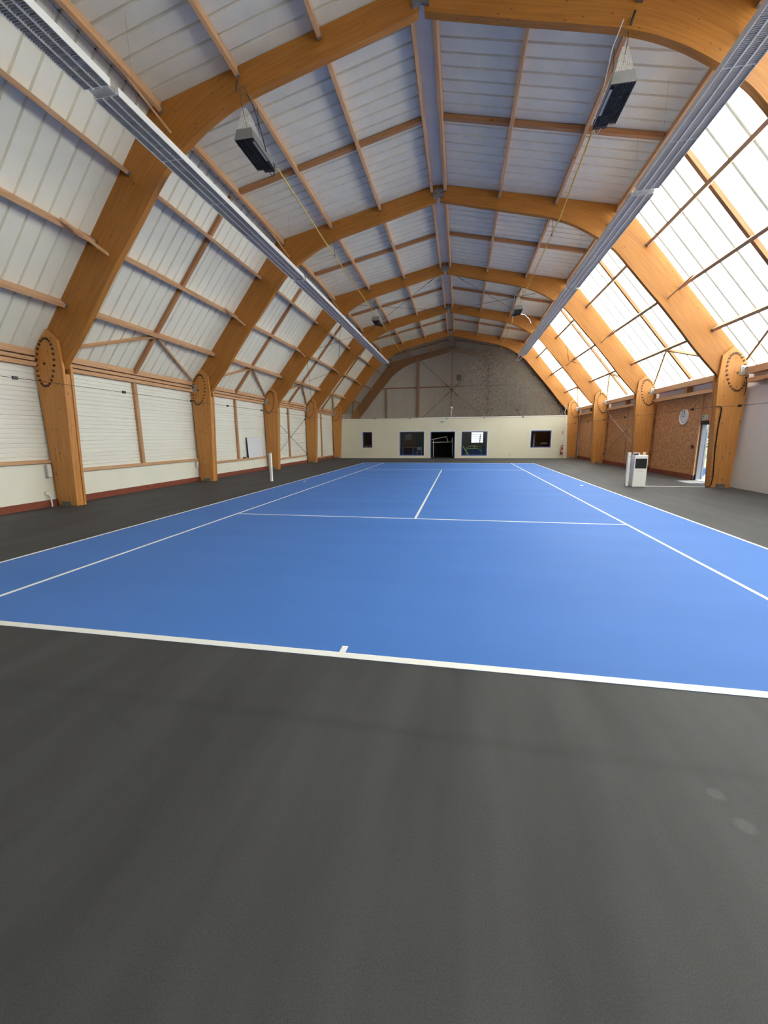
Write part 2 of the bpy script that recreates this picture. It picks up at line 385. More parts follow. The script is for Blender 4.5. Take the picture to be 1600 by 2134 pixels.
# ------------------------------------------------------------------ hall dimensions (metres)
Y0, Y1 = -6.0, 36.0
FRAMES = [6.02, 12.0, 17.98, 23.96, 29.94, 35.86]
XC, ZC = 5.655, 8.50            # haunch corner of the roof line
def roof_top(x): return 9.69 - 0.21 * abs(x)
def roof_slope(x): return 4.30 + 1.22 * (9.1 - abs(x))
NS = Vector((0.7735, 0, 0.634)); NT = Vector((0.2055, 0, 0.9787))   # outward normals (right side)
XE = 9.62
ZE = roof_slope(XE)

# ------------------------------------------------------------------ floor and court
fl = MB().box(-9.95, 9.95, Y0 - 0.2, Y1 + 0.2, -0.2, 0.0).build('floor', 'floor_grey')
struct(fl, 'dark grey sports floor around the blue court', 'floor')
MB().box(-5.485, 5.485, 0.0, 23.77, 0.0005, 0.003).build('court_surface', 'court_blue', fl)['label'] = 'bright blue painted playing area'
def cline(x0, x1, y0, y1): MB().box(x0, x1, y0, y1, 0.003, 0.0055).build('court_line', 'line_white', fl)
cline(-5.485, 5.485, 0.0, 0.075)
cline(-5.485, 5.485, 23.70, 23.77)
for sx in (-1, 1):
    cline(sx * 5.485, sx * 5.435, 0.076, 23.699); cline(sx * 4.115, sx * 4.065, 0.076, 23.699)
cline(-4.064, 4.064, 5.46, 5.51); cline(-4.064, 4.064, 18.26, 18.31)
cline(-0.025, 0.025, 5.511, 18.259); cline(-0.025, 0.025, 0.076, 0.175); cline(-0.025, 0.025, 23.60, 23.699)

# ------------------------------------------------------------------ ceiling: outer skin, sheets, purlins
sk = MB()
def skin_strip(a, b, n, t0, t1, sgn):
    """slab under the outer face between roof points a and b (x,z), offset t0..t1 along normal n"""
    p = []
    for t in (t0, t1):
        for (x, z) in (a, b): p.append((sgn * (x + n.x * t), z + n.z * t))
    sk.prism([p[0], p[1], p[3], p[2]], Y0 - 0.2, Y1 + 0.2)
skin_strip((XE + 0.25, ZE - 0.3), (XC + .0, ZC), NS, 0.10, 0.16, -1)
skin_strip((XC + 0.12, ZC - 0.02), (0, 9.69), NT, 0.12, 0.18, -1)
skin_strip((XC + 0.12, ZC - 0.02), (0, 9.69), NT, 0.12, 0.18, 1)
p = [(XE + 0.25 + NS.x * 0.10, ZE - 0.3 + NS.z * 0.10), (XC + NS.x * 0.10, ZC + NS.z * 0.10), (XC + NS.x * 0.16, ZC + NS.z * 0.16), (XE + 0.25 + NS.x * 0.16, ZE - 0.3 + NS.z * 0.16)]
sk.prism(p, 30.0, Y1 + 0.2)
ce = sk.build('ceiling', 'roof_skin'); struct(ce, 'pitched roof of ribbed white sheets on timber purlins', 'ceiling')

def sheet_mesh(name, length, width, ribs, mats, rib_w=0.038, rib_d=0.042, th=0.012, edge=True):
    """ribbed sheet; local x across (0..width), local y along the slope (0..length), local z outward; ribs are grooves seen from inside"""
    m = MB(); prof = []; e = 0.0004; h = rib_w / 2
    if edge: prof += [(e, rib_d, 1), (h - 0.004, rib_d, 1), (h + 0.010, 0.0, 1)]
    else: prof.append((e, 0.0, 0))
    for r in ribs: prof += [(r - h - 0.010, 0.0, 0), (r - h + 0.004, rib_d, 1), (r + h - 0.004, rib_d, 1), (r + h + 0.010, 0.0, 1)]
    if edge: prof += [(width - h - 0.010, 0.0, 0), (width - h + 0.004, rib_d, 1), (width - e, rib_d, 1)]
    else: prof.append((width - e, 0.0, 0))
    k = len(prof)
    for yy in (0.0, length):
        for (px, pz, _) in prof: m.v.append((px, yy, pz))
    for yy in (0.0, length):
        for (px, pz, _) in prof: m.v.append((px, yy, pz + th))
    for i in range(k - 1):
        mi = 1 if prof[i + 1][2] else 0
        m.face((i + 1, i, k + i, k + i + 1), mi)
        m.face((2 * k + i, 2 * k + i + 1, 3 * k + i + 1, 3 * k + i), mi)
    for i in range(k - 1): m.face((i, i + 1, 2 * k + i + 1, 2 * k + i), 0); m.face((k + i + 1, k + i, 3 * k + i, 3 * k + i + 1), 0)
    m.face((0, 2 * k, 3 * k, k), 0); m.face((k - 1, 2 * k - 1, 4 * k - 1, 3 * k - 1), 0)
    return m.mesh(name, mats)
LS = math.hypot(XE - XC, ZE - ZC) ; LT = math.hypot(XC, 9.69 - ZC)
def place_sheet(me, name, start, along, normal, y, flip):
    """local x -> world +Y (or -Y when flip), local y -> along, local z -> normal"""
    ax = Vector((0, -1 if flip else 1, 0))
    o = link(name, me, ce)
    o.matrix_local = Matrix(((ax.x, along.x, normal.x, start[0]), (ax.y, along.y, normal.y, y), (ax.z, along.z, normal.z, start[1]), (0, 0, 0, 1)))
    return o
m_l = sheet_mesh('roof_panel', LS, 1.0, (1/3, 2/3), ['panel_slope', 'panel_slope'])
m_t = sheet_mesh('roof_panel_top', LT - 0.17, 1.0, (1/3, 2/3), ['panel_roof', 'panel_roof'])
m_r = sheet_mesh('translucent_panel', LS + 0.05, 2.0, (1/3, 1.0, 5/3), ['opal_sheet', 'opal_lap'], rib_w=0.055, rib_d=-0.012, th=0.006, edge=False)
for i in range(42):
    y = Y0 + i
    a = Vector((XC - XE, 0, ZC - ZE)).normalized(); t = Vector((-XC, 0, 9.69 - ZC)).normalized()
    place_sheet(m_l, 'roof_panel', (-XE, ZE), Vector((-a.x, 0, a.z)), Vector((-NS.x, 0, NS.z)), y + 1, True)
    place_sheet(m_t, 'roof_panel', (-XC, ZC + .012), Vector((-t.x, 0, t.z)), Vector((-NT.x, 0, NT.z)), y + 1, True)
    place_sheet(m_t, 'roof_panel', (XC, ZC + .012), t, NT, y, False)
for i in range(6): place_sheet(m_l, 'roof_panel', (XE, ZE), a, NS, 30.0 + i, False)
for i in range(18):
    o = place_sheet(m_r, 'translucent_panel', (XE, ZE), a, NS, Y0 + 2 * i, False)
    if i == 0: o['label'] = 'bright translucent roof sheet with dark ribs'
MB().prism([(-0.20, 9.662), (0.20, 9.662), (0.20, 9.676), (0, 9.72), (-0.20, 9.676)], Y0, Y1).build('ridge_lining', 'panel_roof', ce)

# purlins: length along local Y, metal shoes at both ends
def purlin_mesh(name, L, w, h, mat='timber'):
    m = MB().box(-w / 2, w / 2, -L / 2 + 0.002, L / 2 - 0.002, -h, 0)
    for s in (-1, 1): m.box(-w / 2 - 0.008, w / 2 + 0.008, s * (L / 2 - 0.001), s * (L / 2 - 0.05), -h - 0.008, -h * 0.35, 1)
    return m.mesh(name, [mat, 'steel'])
spans = []; edges = [Y0 + 0.02] + [f for f in FRAMES[:5]] + [Y1 - 0.21]
for i in range(len(edges) - 1):
    a = edges[i] + (0.075 if i else 0.0); b = edges[i + 1] - (0.075 if i < 5 else 0.0); spans.append((a, b))
PS = [8.56, 7.52, 6.48]; PT = [5.42, 3.66, 1.95, 0.245]
BAYMID = [3.03, 9.01, 14.99, 20.97, 26.95, 32.9]
for bi, (a, b) in enumerate(spans):
    L = b - a; ms = purlin_mesh('purlin', L, 0.085, 0.23); mt = purlin_mesh('purlin_top', L, 0.075, 0.19)
    for sgn in (-1, 1):
        for x in PS:
            o = link('purlin', ms, ce, (sgn * (x - NS.x * 0.003), (a + b) / 2, roof_slope(x) - NS.z * 0.003)); o.rotation_euler = (0, math.atan2(sgn * NS.x, NS.z), 0)
        for x in PT:
            o = link('purlin', mt, ce, (sgn * (x - NT.x * 0.003), (a + b) / 2, roof_top(x) - NT.z * 0.003)); o.rotation_euler = (0, math.atan2(sgn * NT.x, NT.z), 0)
    # battens up the slope at mid bay, one piece between each two purlins, and V struts under the lowest purlin
    if bi == 0: continue
    ym = BAYMID[bi]
    for sgn in (-1, 1):
        pts = [(9.50, roof_slope(9.50))] + [(x, roof_slope(x)) for x in PS] + [(XC + 0.03, roof_slope(XC + 0.03))]
        for k in range(4):
            (xa, za), (xb, zb) = pts[k], pts[k + 1]; d = Vector((xb - xa, 0, zb - za)).normalized()
            g0 = 0.01 if k == 0 else 0.055; g1 = 0.055 if k < 3 else 0.03
            p0 = Vector((xa, 0, za)) + d * g0 - NS * 0.055; p1 = Vector((xb, 0, zb)) - d * g1 - NS * 0.055
            c = (p0 + p1) / 2; l2 = (p1 - p0).length
            me = MB().box(-0.055, 0.055, -l2 / 2, l2 / 2, -0.05, 0.045).mesh('batten', 'timber_dark')
            o = link('batten', me, ce); dv = Vector((sgn * d.x, 0, d.z)); nv = Vector((sgn * NS.x, 0, NS.z)); xv = dv.cross(nv)
            o.matrix_local = Matrix(((xv.x, dv.x, nv.x, sgn * c.x), (xv.y, dv.y, nv.y, ym), (xv.z, dv.z, nv.z, c.z), (0, 0, 0, 1)))
        ptt = [(x, roof_top(x)) for x in PT]
        for k in range(3):
            (xa, za), (xb, zb) = ptt[k], ptt[k + 1]; d = Vector((xb - xa, 0, zb - za)).normalized()
            p0 = Vector((xa, 0, za)) + d * 0.05 - NT * 0.055; p1 = Vector((xb, 0, zb)) - d * 0.05 - NT * 0.055
            c = (p0 + p1) / 2; l2 = (p1 - p0).length
            me = MB().box(-0.055, 0.055, -l2 / 2, l2 / 2, -0.05, 0.045).mesh('batten', 'timber_dark')
            o = link('batten', me, ce); dv = Vector((sgn * d.x, 0, d.z)); nv = Vector((sgn * NT.x, 0, NT.z)); xv = dv.cross(nv)
            o.matrix_local = Matrix(((xv.x, dv.x, nv.x, sgn * c.x), (xv.y, dv.y, nv.y, ym), (xv.z, dv.z, nv.z, c.z), (0, 0, 0, 1)))
        # V struts
        top = Vector((sgn * (8.56 + 0.06 - NS.x * 0.10), 0, roof_slope(8.56) - 0.075 - NS.z * 0.10))
        for s in (-1, 1):
            ye = (a + 0.16) if s < 0 else (b - 0.16)
            MB().bar((top.x, ym + s * 0.09, top.z), (sgn * 9.36, ye, 3.93), 0.055, 0.09, (sgn * NS.x, 0, NS.z)).build('strut', 'timber', ce)
# anti-tilt braces from purlin to the front face of each frame
for fy in FRAMES[:5]:
    for sgn in (-1, 1):
        for (p0, p1) in (((7.28, 0.62, 6.16), (7.05, 0.0, 5.82)), ((5.46, 0.70, 8.45), (5.20, 0.0, 7.98))):
            A = Vector((sgn * p0[0], fy - 0.10 - p0[1] - 0.25, p0[2])); B = Vector((sgn * p1[0], fy - 0.10, p1[2]))
            MB().bar(A, B, 0.035, 0.10, (sgn * 0.6, 0, 0.8)).build('brace', 'timber', ce)

# ------------------------------------------------------------------ left wall
wl = MB().box(-9.95, -9.70, Y0, Y1, 0, 3.95).build('wall_left', 'wall_grey'); struct(wl, 'left side wall of white ribbed panels between timber columns', 'wall')
BAYS = [(Y0, 5.875), (6.165, 11.855), (12.145, 17.835), (18.125, 23.815), (24.105, 29.795)]
SILL = [1.12, 0.83, 0.64, 0.45, 0.19]
def wall_sheet(y0, y1, z0, z1, x):
    prof = [(x, z0)]; z = z0 + 0.06; k = 0
    while z + 0.03 < z1 - 0.02:
        d = 0.028 if k % 3 == 0 else 0.012
        prof += [(x, z), (x - d, z + 0.012), (x - d, z + 0.026), (x, z + 0.038)]; z += 0.125 if k % 2 else 0.10; k += 1
    prof += [(x, z1), (x - 0.05, z1), (x - 0.05, z0)]
    return MB().prism(prof, y0, y1)
for bi, (a, b) in enumerate(BAYS):
    sz = SILL[bi]; mid = BAYMID[bi]
    for (ya, yb) in ((a - 0.14 if bi else a, mid - 0.061), (mid + 0.061, b + 0.14)): wall_sheet(ya, yb, sz + 0.086, 3.485, -9.56).build('wall_panel', 'panel_white', wl)
    if bi: box('mullion', 'timber_upright', -9.60, -9.47, mid - 0.06, mid + 0.06, sz + 0.086, 3.485, wl)
    box('sill_rail', 'timber', -9.69, -9.46, a, b, sz, sz + 0.085, wl)
    if sz > 0.3: box('plinth_panel', 'plinth_white', -9.69, -9.55, a - 0.14 if bi else a, b + 0.14, 0.171, sz - 0.001, wl)
    for (z0, z1, xo) in ((3.49, 3.588, 0.0), (3.622, 3.702, 0.03), (3.738, 3.89, 0.0)): box('eave_beam', 'timber', -9.64, -9.42 - xo, a, b, z0, z1, wl)
    box('eave_packing', 'timber_dark', -9.69, -9.645, a, b, 3.49, 3.89, wl)
    box('eave_filler', 'panel_white', -9.69, -9.60, a, b, 3.892, 3.95, wl)
    bb = box('baseboard_left', 'red_base', -9.699, -9.51, a - 0.14 if bi else a, b + 0.14, 0.0, 0.17); struct(bb, 'brick red painted base strip along the left wall', 'baseboard')
MB().box(-9.69, -9.5, 30.085, 36, 0, 3.9).build('wall_panel', 'panel_white', wl)

# ------------------------------------------------------------------ right wall with the open door
DY0, DY1, DH = 12.62, 14.22, 2.05
DY0 = 13.2
wr_m = MB().box(9.75, 9.80, Y0, DY0, 0, 3.9).box(9.75, 9.80, DY1, Y1, 0, 3.9).box(9.75, 9.80, DY0, DY1, DH, 3.9)
wr = wr_m.build('wall_right', 'wall_grey'); struct(wr, 'right side wall, boarded with strand board beyond the grey first bay', 'wall')
MB().box(9.60, 9.749, Y0, 12.43, 0, 3.13).build('smooth_panel', 'wall_grey', wr)['label'] = 'smooth pale grey painted panel'
OB = [(12.432, 14.25, 17.835), (18.125, 20.97, 23.815), (24.105, 26.95, 29.795)]
for bi, (a, m_, b) in enumerate(OB):
    for (ya, yb) in ((a, m_), (m_, b)):
        for (z0, z1) in ((0.2, 1.448), (1.452, 3.13)):
            if bi == 0 and ya == a:
                if z0 < 1: box('osb_board', 'osb', 9.60, 9.749, a, DY0, 0.2, 1.448, wr)
                else:
                    box('osb_board', 'osb', 9.60, 9.749, a, DY0 - 0.003, 1.452, 3.13, wr); box('osb_board', 'osb', 9.60, 9.749, DY0 + 0.003, m_ - 0.003, DH + 0.13, 3.13, wr)
                continue
            box('osb_board', 'osb', 9.60, 9.749, ya + 0.003, yb - 0.003, z0, z1, wr)
    if bi: box('cover_strip', 'timber_upright', 9.575, 9.60, m_ - 0.03, m_ + 0.03, 0.2, 3.13, wr)
    bb = box('baseboard_right', 'red_base', 9.56, 9.749, (DY1 + 0.09) if bi == 0 else a, b, 0.0, 0.2); struct(bb, 'brick red painted base strip along the right wall', 'baseboard')
box('cover_strip', 'timber_upright', 9.555, 9.599, 14.226, 14.29, DH + 0.102, 3.13, wr)
for (a, b) in [(Y0, 5.875), (6.165, 11.855)] + [(o[0], o[2]) for o in OB]:
    box('eave_beam', 'timber', 9.40, 9.64, a, b, 3.50, 3.70, wr)
    box('lower_beam', 'timber', 9.42, 9.749, a, b, 3.135 if a > 12 else 3.245, 3.26 if a > 12 else 3.365, wr)
    box('recess_lining', 'wall_grey', 9.64, 9.749, a, b, 3.262 if a > 12 else 3.367, 3.78, wr)
    mid = (a + b) / 2 + 0.1
    box('spacer_block', 'timber_dark', 9.44, 9.639, mid - 0.07, mid + 0.07, 3.261 if a > 12 else 3.366, 3.499, wr)
MB().box(9.60, 9.749, 30.085, 36, 0, 3.8).build('side_panel', 'wall_grey', wr)

d1 = empty_struct('door_1', 'narrow open doorway to the garden with a white frame', 'door')
box('door_frame', 'door_grey', 9.635, 9.775, DY1 - 0.05, DY1, 0.0, DH, d1); box('door_frame', 'door_grey', 9.62, 9.80, DY0, DY0 + 0.05, 0.0, DH, d1)
box('door_lintel', 'steel_dark', 9.585, 9.80, DY0 - 0.03, DY1 + 0.005, DH, DH + 0.12, d1)
box('jamb_strip', 'timber', 9.555, 9.599, DY1 + 0.006, DY1 + 0.07, 0.17, DH + 0.1, d1)
box('jamb_foot', 'black', 9.555, 9.599, DY1 + 0.006, DY1 + 0.07, 0.0, 0.168, d1)
box('threshold', 'zinc', 9.60, 9.80, DY0 + 0.05, DY1 - 0.05, 0.0, 0.02, d1)
ang = rad(174); h = (9.86, DY1 + 0.04)
dv = Vector((math.sin(ang), -math.cos(ang), 0)); nv = Vector((dv.y, -dv.x, 0))
lf = MB(); p = [Vector((h[0], h[1], 0.02)) + dv * a + nv * b for (a, b) in ((0.02, 0), (0.97, 0), (0.97, 0.045), (0.02, 0.045))]
lf.hexa(p + [q + Vector((0, 0, 2.02)) for q in p]); leaf = lf.build('door_leaf', 'door_grey', d1)
hp = Vector((h[0], h[1], 1.05)) + dv * 0.90
MB().tube([hp - nv * 0.001, hp - nv * 0.05, hp - nv * 0.05 - dv * 0.11], 0.009, 6).build('door_handle', 'steel', leaf)

# ------------------------------------------------------------------ partition and gable
PY = 29.84
holes = [(-6.98, -6.17, 0.84, 2.12), (-3.92, -1.93, 0.20, 2.11), (-1.43, 0.50, 0.0, 2.09), (1.0, 2.98, 0.19, 2.07), (6.18, 7.66, 0.80, 2.09)]
pm = MB(); x = -9.45
PT_TOP = 3.17
for (xa, xb, za, zb) in holes:
    pm.box(x, xa, PY, PY + 0.18, 0, PT_TOP)
    if za > 0: pm.box(xa, xb, PY, PY + 0.18, 0, za)
    pm.box(xa, xb, PY, PY + 0.18, zb, PT_TOP); x = xb
pm.box(x, 9.45, PY, PY + 0.18, 0, PT_TOP)
wp = pm.build('wall_partition', 'partition_cream'); struct(wp, 'cream partition wall at the far end with windows and an opening', 'wall')
box('top_trim', 'white_paint', -8.75, 8.72, PY - 0.015, PY - 0.001, PT_TOP - 0.05, PT_TOP + 0.01, wp)
box('corner_trim', 'white_paint', 8.64, 8.70, PY - 0.015, PY - 0.001, 0.0, PT_TOP - 0.051, wp)
names = ['window_1', 'window_2', 'door_2', 'window_3', 'window_4']
labs = ['small dark window with blue frame at the left end of the cream wall', 'large blue-framed window left of the opening, red room behind', 'wide blue-framed opening into the dark club room',
        'large blue-framed window right of the opening, lime bars behind', 'blue-framed window at the right end of the cream wall']
for nm, lb, (xa, xb, za, zb) in zip(names, labs, holes):
    e = empty_struct(nm, lb, 'door' if nm.startswith('door') else 'window')
    t = 0.06; fy0, fy1 = PY - 0.01, PY + 0.12
    box('frame_jamb', 'blue_frame', xa, xa + t, fy0, fy1, za, zb, e); box('frame_jamb', 'blue_frame', xb - t, xb, fy0, fy1, za, zb, e)
    box('frame_head', 'blue_frame', xa + t, xb - t, fy0, fy1, zb - t, zb, e)
    if nm.startswith('window'):
        box('frame_sill', 'blue_frame', xa + t, xb - t, fy0, fy1, za, za + t + 0.01, e)
        box('pane', 'glass', xa + t, xb - t, PY + 0.05, PY + 0.056, za + t + 0.01, zb - t, e)
    # pale architrave
    for (a0, a1, b0, b1) in ((xa - 0.04, xb + 0.04, zb, zb + 0.04), (xa - 0.04, xa, za, zb), (xb, xb + 0.04, za, zb)) + (((xa - 0.04, xb + 0.04, za - 0.04, za),) if za > 0 else ()):
        box('architrave', 'white_paint', a0, a1, PY - 0.012, PY - 0.0005, b0, b1, e)
# club room behind
rm = MB().box(-9.45, 9.45, 30.03, Y1, PT_TOP - 0.12, PT_TOP - 0.001)
struct(rm.build('ceiling_clubroom', 'dark_room'), 'dark ceiling of the room behind the partition', 'ceiling')
rb = MB(); wx0, wx1, wz0, wz1 = 1.93, 2.98, 1.13, 2.04
rb.box(-9.45, wx0, 35.75, 35.85, 0, 3.04).box(wx1, 9.45, 35.75, 35.85, 0, 3.04).box(wx0, wx1, 35.75, 35.85, 0, wz0).box(wx0, wx1, 35.75, 35.85, wz1, 3.04)
wb = rb.build('wall_clubroom', 'dark_room'); struct(wb, 'dark back wall of the club room', 'wall')
box('divider', 'dark_room', -1.75, -1.65, 30.03, 33.4, 0, 3.04, wb); box('divider', 'dark_room', 0.68, 0.78, 32.5, 35.7, 0, 3.04, wb); box('divider', 'dark_room', 4.6, 4.7, 30.03, 35.7, 0, 3.04, wb); box('divider', 'dark_room', -5.1, -5.0, 30.03, 35.7, 0, 3.04, wb)
box('red_panel', 'maroon', -4.2, -2.95, 33.0, 33.05, 0.0, 3.0, wb)
w5 = empty_struct('window_5', 'bright small window in the back wall of the club room', 'window')
box('pane', 'glass', wx0, wx1, 35.80, 35.806, wz0, wz1, w5)
for z in (1.32, 1.50, 1.68, 1.86): box('glazing_bar', 'steel_dark', wx0, wx1, 35.78, 35.82, z - 0.018, z + 0.018, w5)
box('glazing_post', 'dark_room', 2.66, 2.74, 35.76, 35.84, wz0, wz1 - 0.2, w5)

# gable wall: outer shell with the window hole, ribbed cladding, posts and rails
def outline(inset=0.0):
    return [(-9.7, 0), (-9.7, 3.9), (-XC, ZC + .05), (0, 9.75), (XC, ZC + .05), (9.7, 3.9), (9.7, 0)]
gm = MB()
gm.prism([(-9.7, 3.2), (-9.7, 3.9), (-XC, ZC + .05), (0, 9.75), (XC, ZC + .05), (9.7, 3.9), (9.7, 3.2)], Y1, Y1 + 0.15)
gm.box(-9.7, wx0, Y1, Y1 + 0.15, 0, 3.2).box(wx1, 9.7, Y1, Y1 + 0.15, 0, 3.2).box(wx0, wx1, Y1, Y1 + 0.15, 0, wz0).box(wx0, wx1, Y1, Y1 + 0.15, wz1, 3.2)
wg = gm.build('wall_gable', 'wall_grey'); struct(wg, 'far gable wall clad in pale horizontal boards behind the net', 'wall')
def half_w(z):
    if z < ZC: return 9.1 - (z - 4.30) / 1.22 if z > 3.9 else 9.45
    return (9.69 - z) / 0.21
z = 3.20
while z < 9.5:
    hw = min(9.45, half_w(z + 0.25)) - 0.05
    if hw > 0.3: box('cladding_board', 'gable_panel', -hw, hw, Y1 - 0.03, Y1 - 0.001, z + 0.006, z + 0.244, wg)
    z += 0.25
for (px, w) in ((-6.05, 0.10), (-3.05, 0.22), (0.03, 0.11), (3.25, 0.22), (6.1, 0.10), (8.75, 0.08)):
    zt = (roof_slope(px) if abs(px) > XC else roof_top(px)) - 0.3
    if abs(px) > 8: zt = 4.4
    if abs(px) in (6.05, 6.1): zt = 6.2
    box('gable_post', 'timber_upright', px - w / 2, px + w / 2, Y1 - 0.24, Y1 - 0.05, 3.17, zt, wg)
for (xa, xb) in ((-7.4, -3.17), (-2.93, -0.03), (0.09, 3.13), (3.37, 7.4)):
    box('gable_rail', 'timber_dark', xa, xb, Y1 - 0.14, Y1 - 0.05, 6.14, 6.24, wg)
wn_ = MB().box(-9.95, 9.95, Y0 - 0.2, Y0, 0, 3.9); wn_.prism([(-9.95, 3.9), (-XC - .3, ZC + .1), (0, 9.8), (XC + .3, ZC + .1), (9.95, 3.9)], Y0 - 0.2, Y0)
struct(wn_.build('wall_near', 'panel_white'), 'white gable wall behind the viewer', 'wall')

# ------------------------------------------------------------------ arched timber frames
INNER = [(8.78, 3.42), (8.02, 4.27), (7.45, 4.98), (6.92, 5.62), (6.41, 6.20), (5.89, 6.80), (5.66, 7.07), (5.38, 7.36), (4.95, 7.68), (4.3, 8.07), (3.57, 8.37), (2.7, 8.59), (1.6, 8.84), (0.8, 9.03), (0.06, 9.21)]
OUTER = [(9.36, 3.98), (8.72, 4.765), (8.15, 5.46), (7.62, 6.106), (7.12, 6.716), (6.55, 7.41), (6.15, 7.90), (XC, ZC), (5.15, 8.605), (4.45, 8.755), (3.68, 8.915), (2.8, 9.10), (1.68, 9.335), (0.84, 9.512), (0.012, 9.685)]
def _smooth(I, O, n=4):
    a, b = [], []
    for i in range(len(I) - 1):
        p0, p1, p2, p3 = (I[max(i - 1, 0)], I[i], I[i + 1], I[min(i + 2, len(I) - 1)])
        for k in range(n):
            u = k / n
            a.append(tuple(0.5 * (2 * p1[c] + (p2[c] - p0[c]) * u + (2 * p0[c] - 5 * p1[c] + 4 * p2[c] - p3[c]) * u * u + (3 * p1[c] - p0[c] - 3 * p2[c] + p3[c]) * u ** 3) for c in (0, 1)))
            b.append(tuple(O[i][c] + (O[i + 1][c] - O[i][c]) * u for c in (0, 1)))
    return a + [I[-1]], b + [O[-1]]
INNER, OUTER = _smooth(INNER, OUTER)
def rafter_mesh(sgn, t=0.07):
    m = MB(); k = len(INNER); cum = [0.0]
    for i in range(1, k): cum.append(cum[-1] + math.dist(INNER[i], INNER[i - 1]))
    dep = [math.dist(INNER[i], OUTER[i]) for i in range(k)]
    for y in (-t, t):
        for (x, z) in INNER: m.v.append((sgn * x, y, z))
        for (x, z) in OUTER: m.v.append((sgn * x, y, z))
    A = lambda i: i; B = lambda i: k + i; C_ = lambda i: 2 * k + i; D = lambda i: 3 * k + i
    def q(f, uv):
        if sgn < 0: f = f[::-1]; uv = uv[::-1]
        m.face(f, 0, uv)
    for i in range(k - 1):
        j = i + 1
        q((A(i), A(j), B(j), B(i))[::-1], ((cum[i], 0), (cum[j], 0), (cum[j], dep[j]), (cum[i], dep[i]))[::-1])
        q((C_(i), C_(j), D(j), D(i)), ((cum[i], 2), (cum[j], 2), (cum[j], 2 + dep[j]), (cum[i], 2 + dep[i])))
        q((A(i), C_(i), C_(j), A(j))[::-1], ((cum[i], 4), (cum[i], 4.14), (cum[j], 4.14), (cum[j], 4))[::-1])
        q((B(i), D(i), D(j), B(j)), ((cum[i], 5), (cum[i], 5.14), (cum[j], 5.14), (cum[j], 5)))
    q((A(0), B(0), D(0), C_(0))[::-1], ((0, 6), (0, 6.5), (.14, 6.5), (.14, 6))); e = k - 1
    q((A(e), B(e), D(e), C_(e)), ((0, 6), (0, 6.5), (.14, 6.5), (.14, 6)))
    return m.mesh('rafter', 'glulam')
COLP = [(8.87, 0.0), (8.70, 3.40), (8.74, 4.08), (9.02, 4.33), (9.40, 4.0), (9.52, 3.46), (9.45, 0.0)]
def column_mesh(sgn):
    m = MB(); P = [(sgn * x, z) for (x, z) in COLP]
    m.prism(P, -0.14, -0.071); m.prism(P, 0.071, 0.14)
    core = [(8.875, 0.0), (8.712, 3.30), (9.30, 3.30), (9.44, 0.0)]
    m.prism([(sgn * x, z) for (x, z) in core], -0.0705, 0.056)
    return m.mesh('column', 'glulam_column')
raft = {s: rafter_mesh(s) for s in (-1, 1)}; colm = {s: column_mesh(s) for s in (-1, 1)}
bolt_me = MB().disc((0, 0, 0), 0.031, 0.012, 1, 8).mesh('bolt', 'bolt')
shoe_me = MB().box(-0.13, 0.13, -0.17, -0.141, 0.0, 0.13).box(-0.16, 0.16, -0.20, -0.1701, 0.0, 0.012)
for i in range(3): shoe_me.disc((-0.08 + 0.08 * i, -0.173, 0.09), 0.016, 0.008, 1, 6, 1)
shoe_me = shoe_me.mesh('base_shoe', ['steel', 'bolt'])
hg = MB().prism([(-0.17, 9.42), (-0.145, 9.26), (-0.02, 9.30), (0.02, 9.30), (0.145, 9.26), (0.17, 9.42), (0.12, 9.53), (-0.12, 9.53)], -0.125, -0.071)
hg.disc((-0.09, -0.128, 9.40), 0.02, 0.008, 1, 6, 1); hg.disc((0.09, -0.128, 9.40), 0.02, 0.008, 1, 6, 1); hg.disc((0, -0.10, 9.56), 0.03, 0.05, 1, 8)
hinge_me = hg.mesh('ridge_hinge', ['steel', 'bolt'])
plate_me = MB().box(-0.10, 0.10, -0.16, -0.141, -0.14, 0.14)
for (a, b) in ((-0.05, -0.08), (0.05, -0.08), (-0.05, 0.08), (0.05, 0.08)): plate_me.disc((a, -0.163, b), 0.014, 0.006, 1, 6, 1)
plate_me = plate_me.mesh('connector_plate', ['zinc', 'bolt'])
FL = ['nearest arched timber frame, its rafters crossing the top of the picture', 'second arched timber frame, with the dark conduit on its right column', 'third arched timber frame, right column behind the white terminal',
      'fourth arched timber frame, crossed steel rods fixed to its columns', 'fifth arched timber frame, standing against the cream partition wall', 'farthest arched timber frame, brownish behind the dark net']
for i, fy in enumerate(FRAMES):
    t = thing('arched_timber_frame', FL[i], 'timber frame', (0, fy, 0), 'glued laminated frames of the hall')
    for s in (-1, 1):
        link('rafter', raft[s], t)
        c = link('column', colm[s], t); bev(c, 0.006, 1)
        if i < 5:
            for k in range(26):
                th = 2 * math.pi * k / 26 + 0.05; ex, ez = 0.255 * math.cos(th), 0.565 * math.sin(th)
                tl = 0.20; dx = ex * math.cos(tl) - ez * math.sin(tl); dz = ex * math.sin(tl) + ez * math.cos(tl)
                link('bolt', bolt_me, c, (s * (9.165 + dx), -0.148, 3.57 + dz))
            link('bolt', bolt_me, c, (s * 9.2, -0.148, 3.55))
            link('base_shoe', shoe_me, t, (s * 9.16, 0, 0))
            if i >= 1: link('connector_plate', plate_me, t, (s * 9.36, 0, 3.62))
    link('ridge_hinge', hinge_me, t)

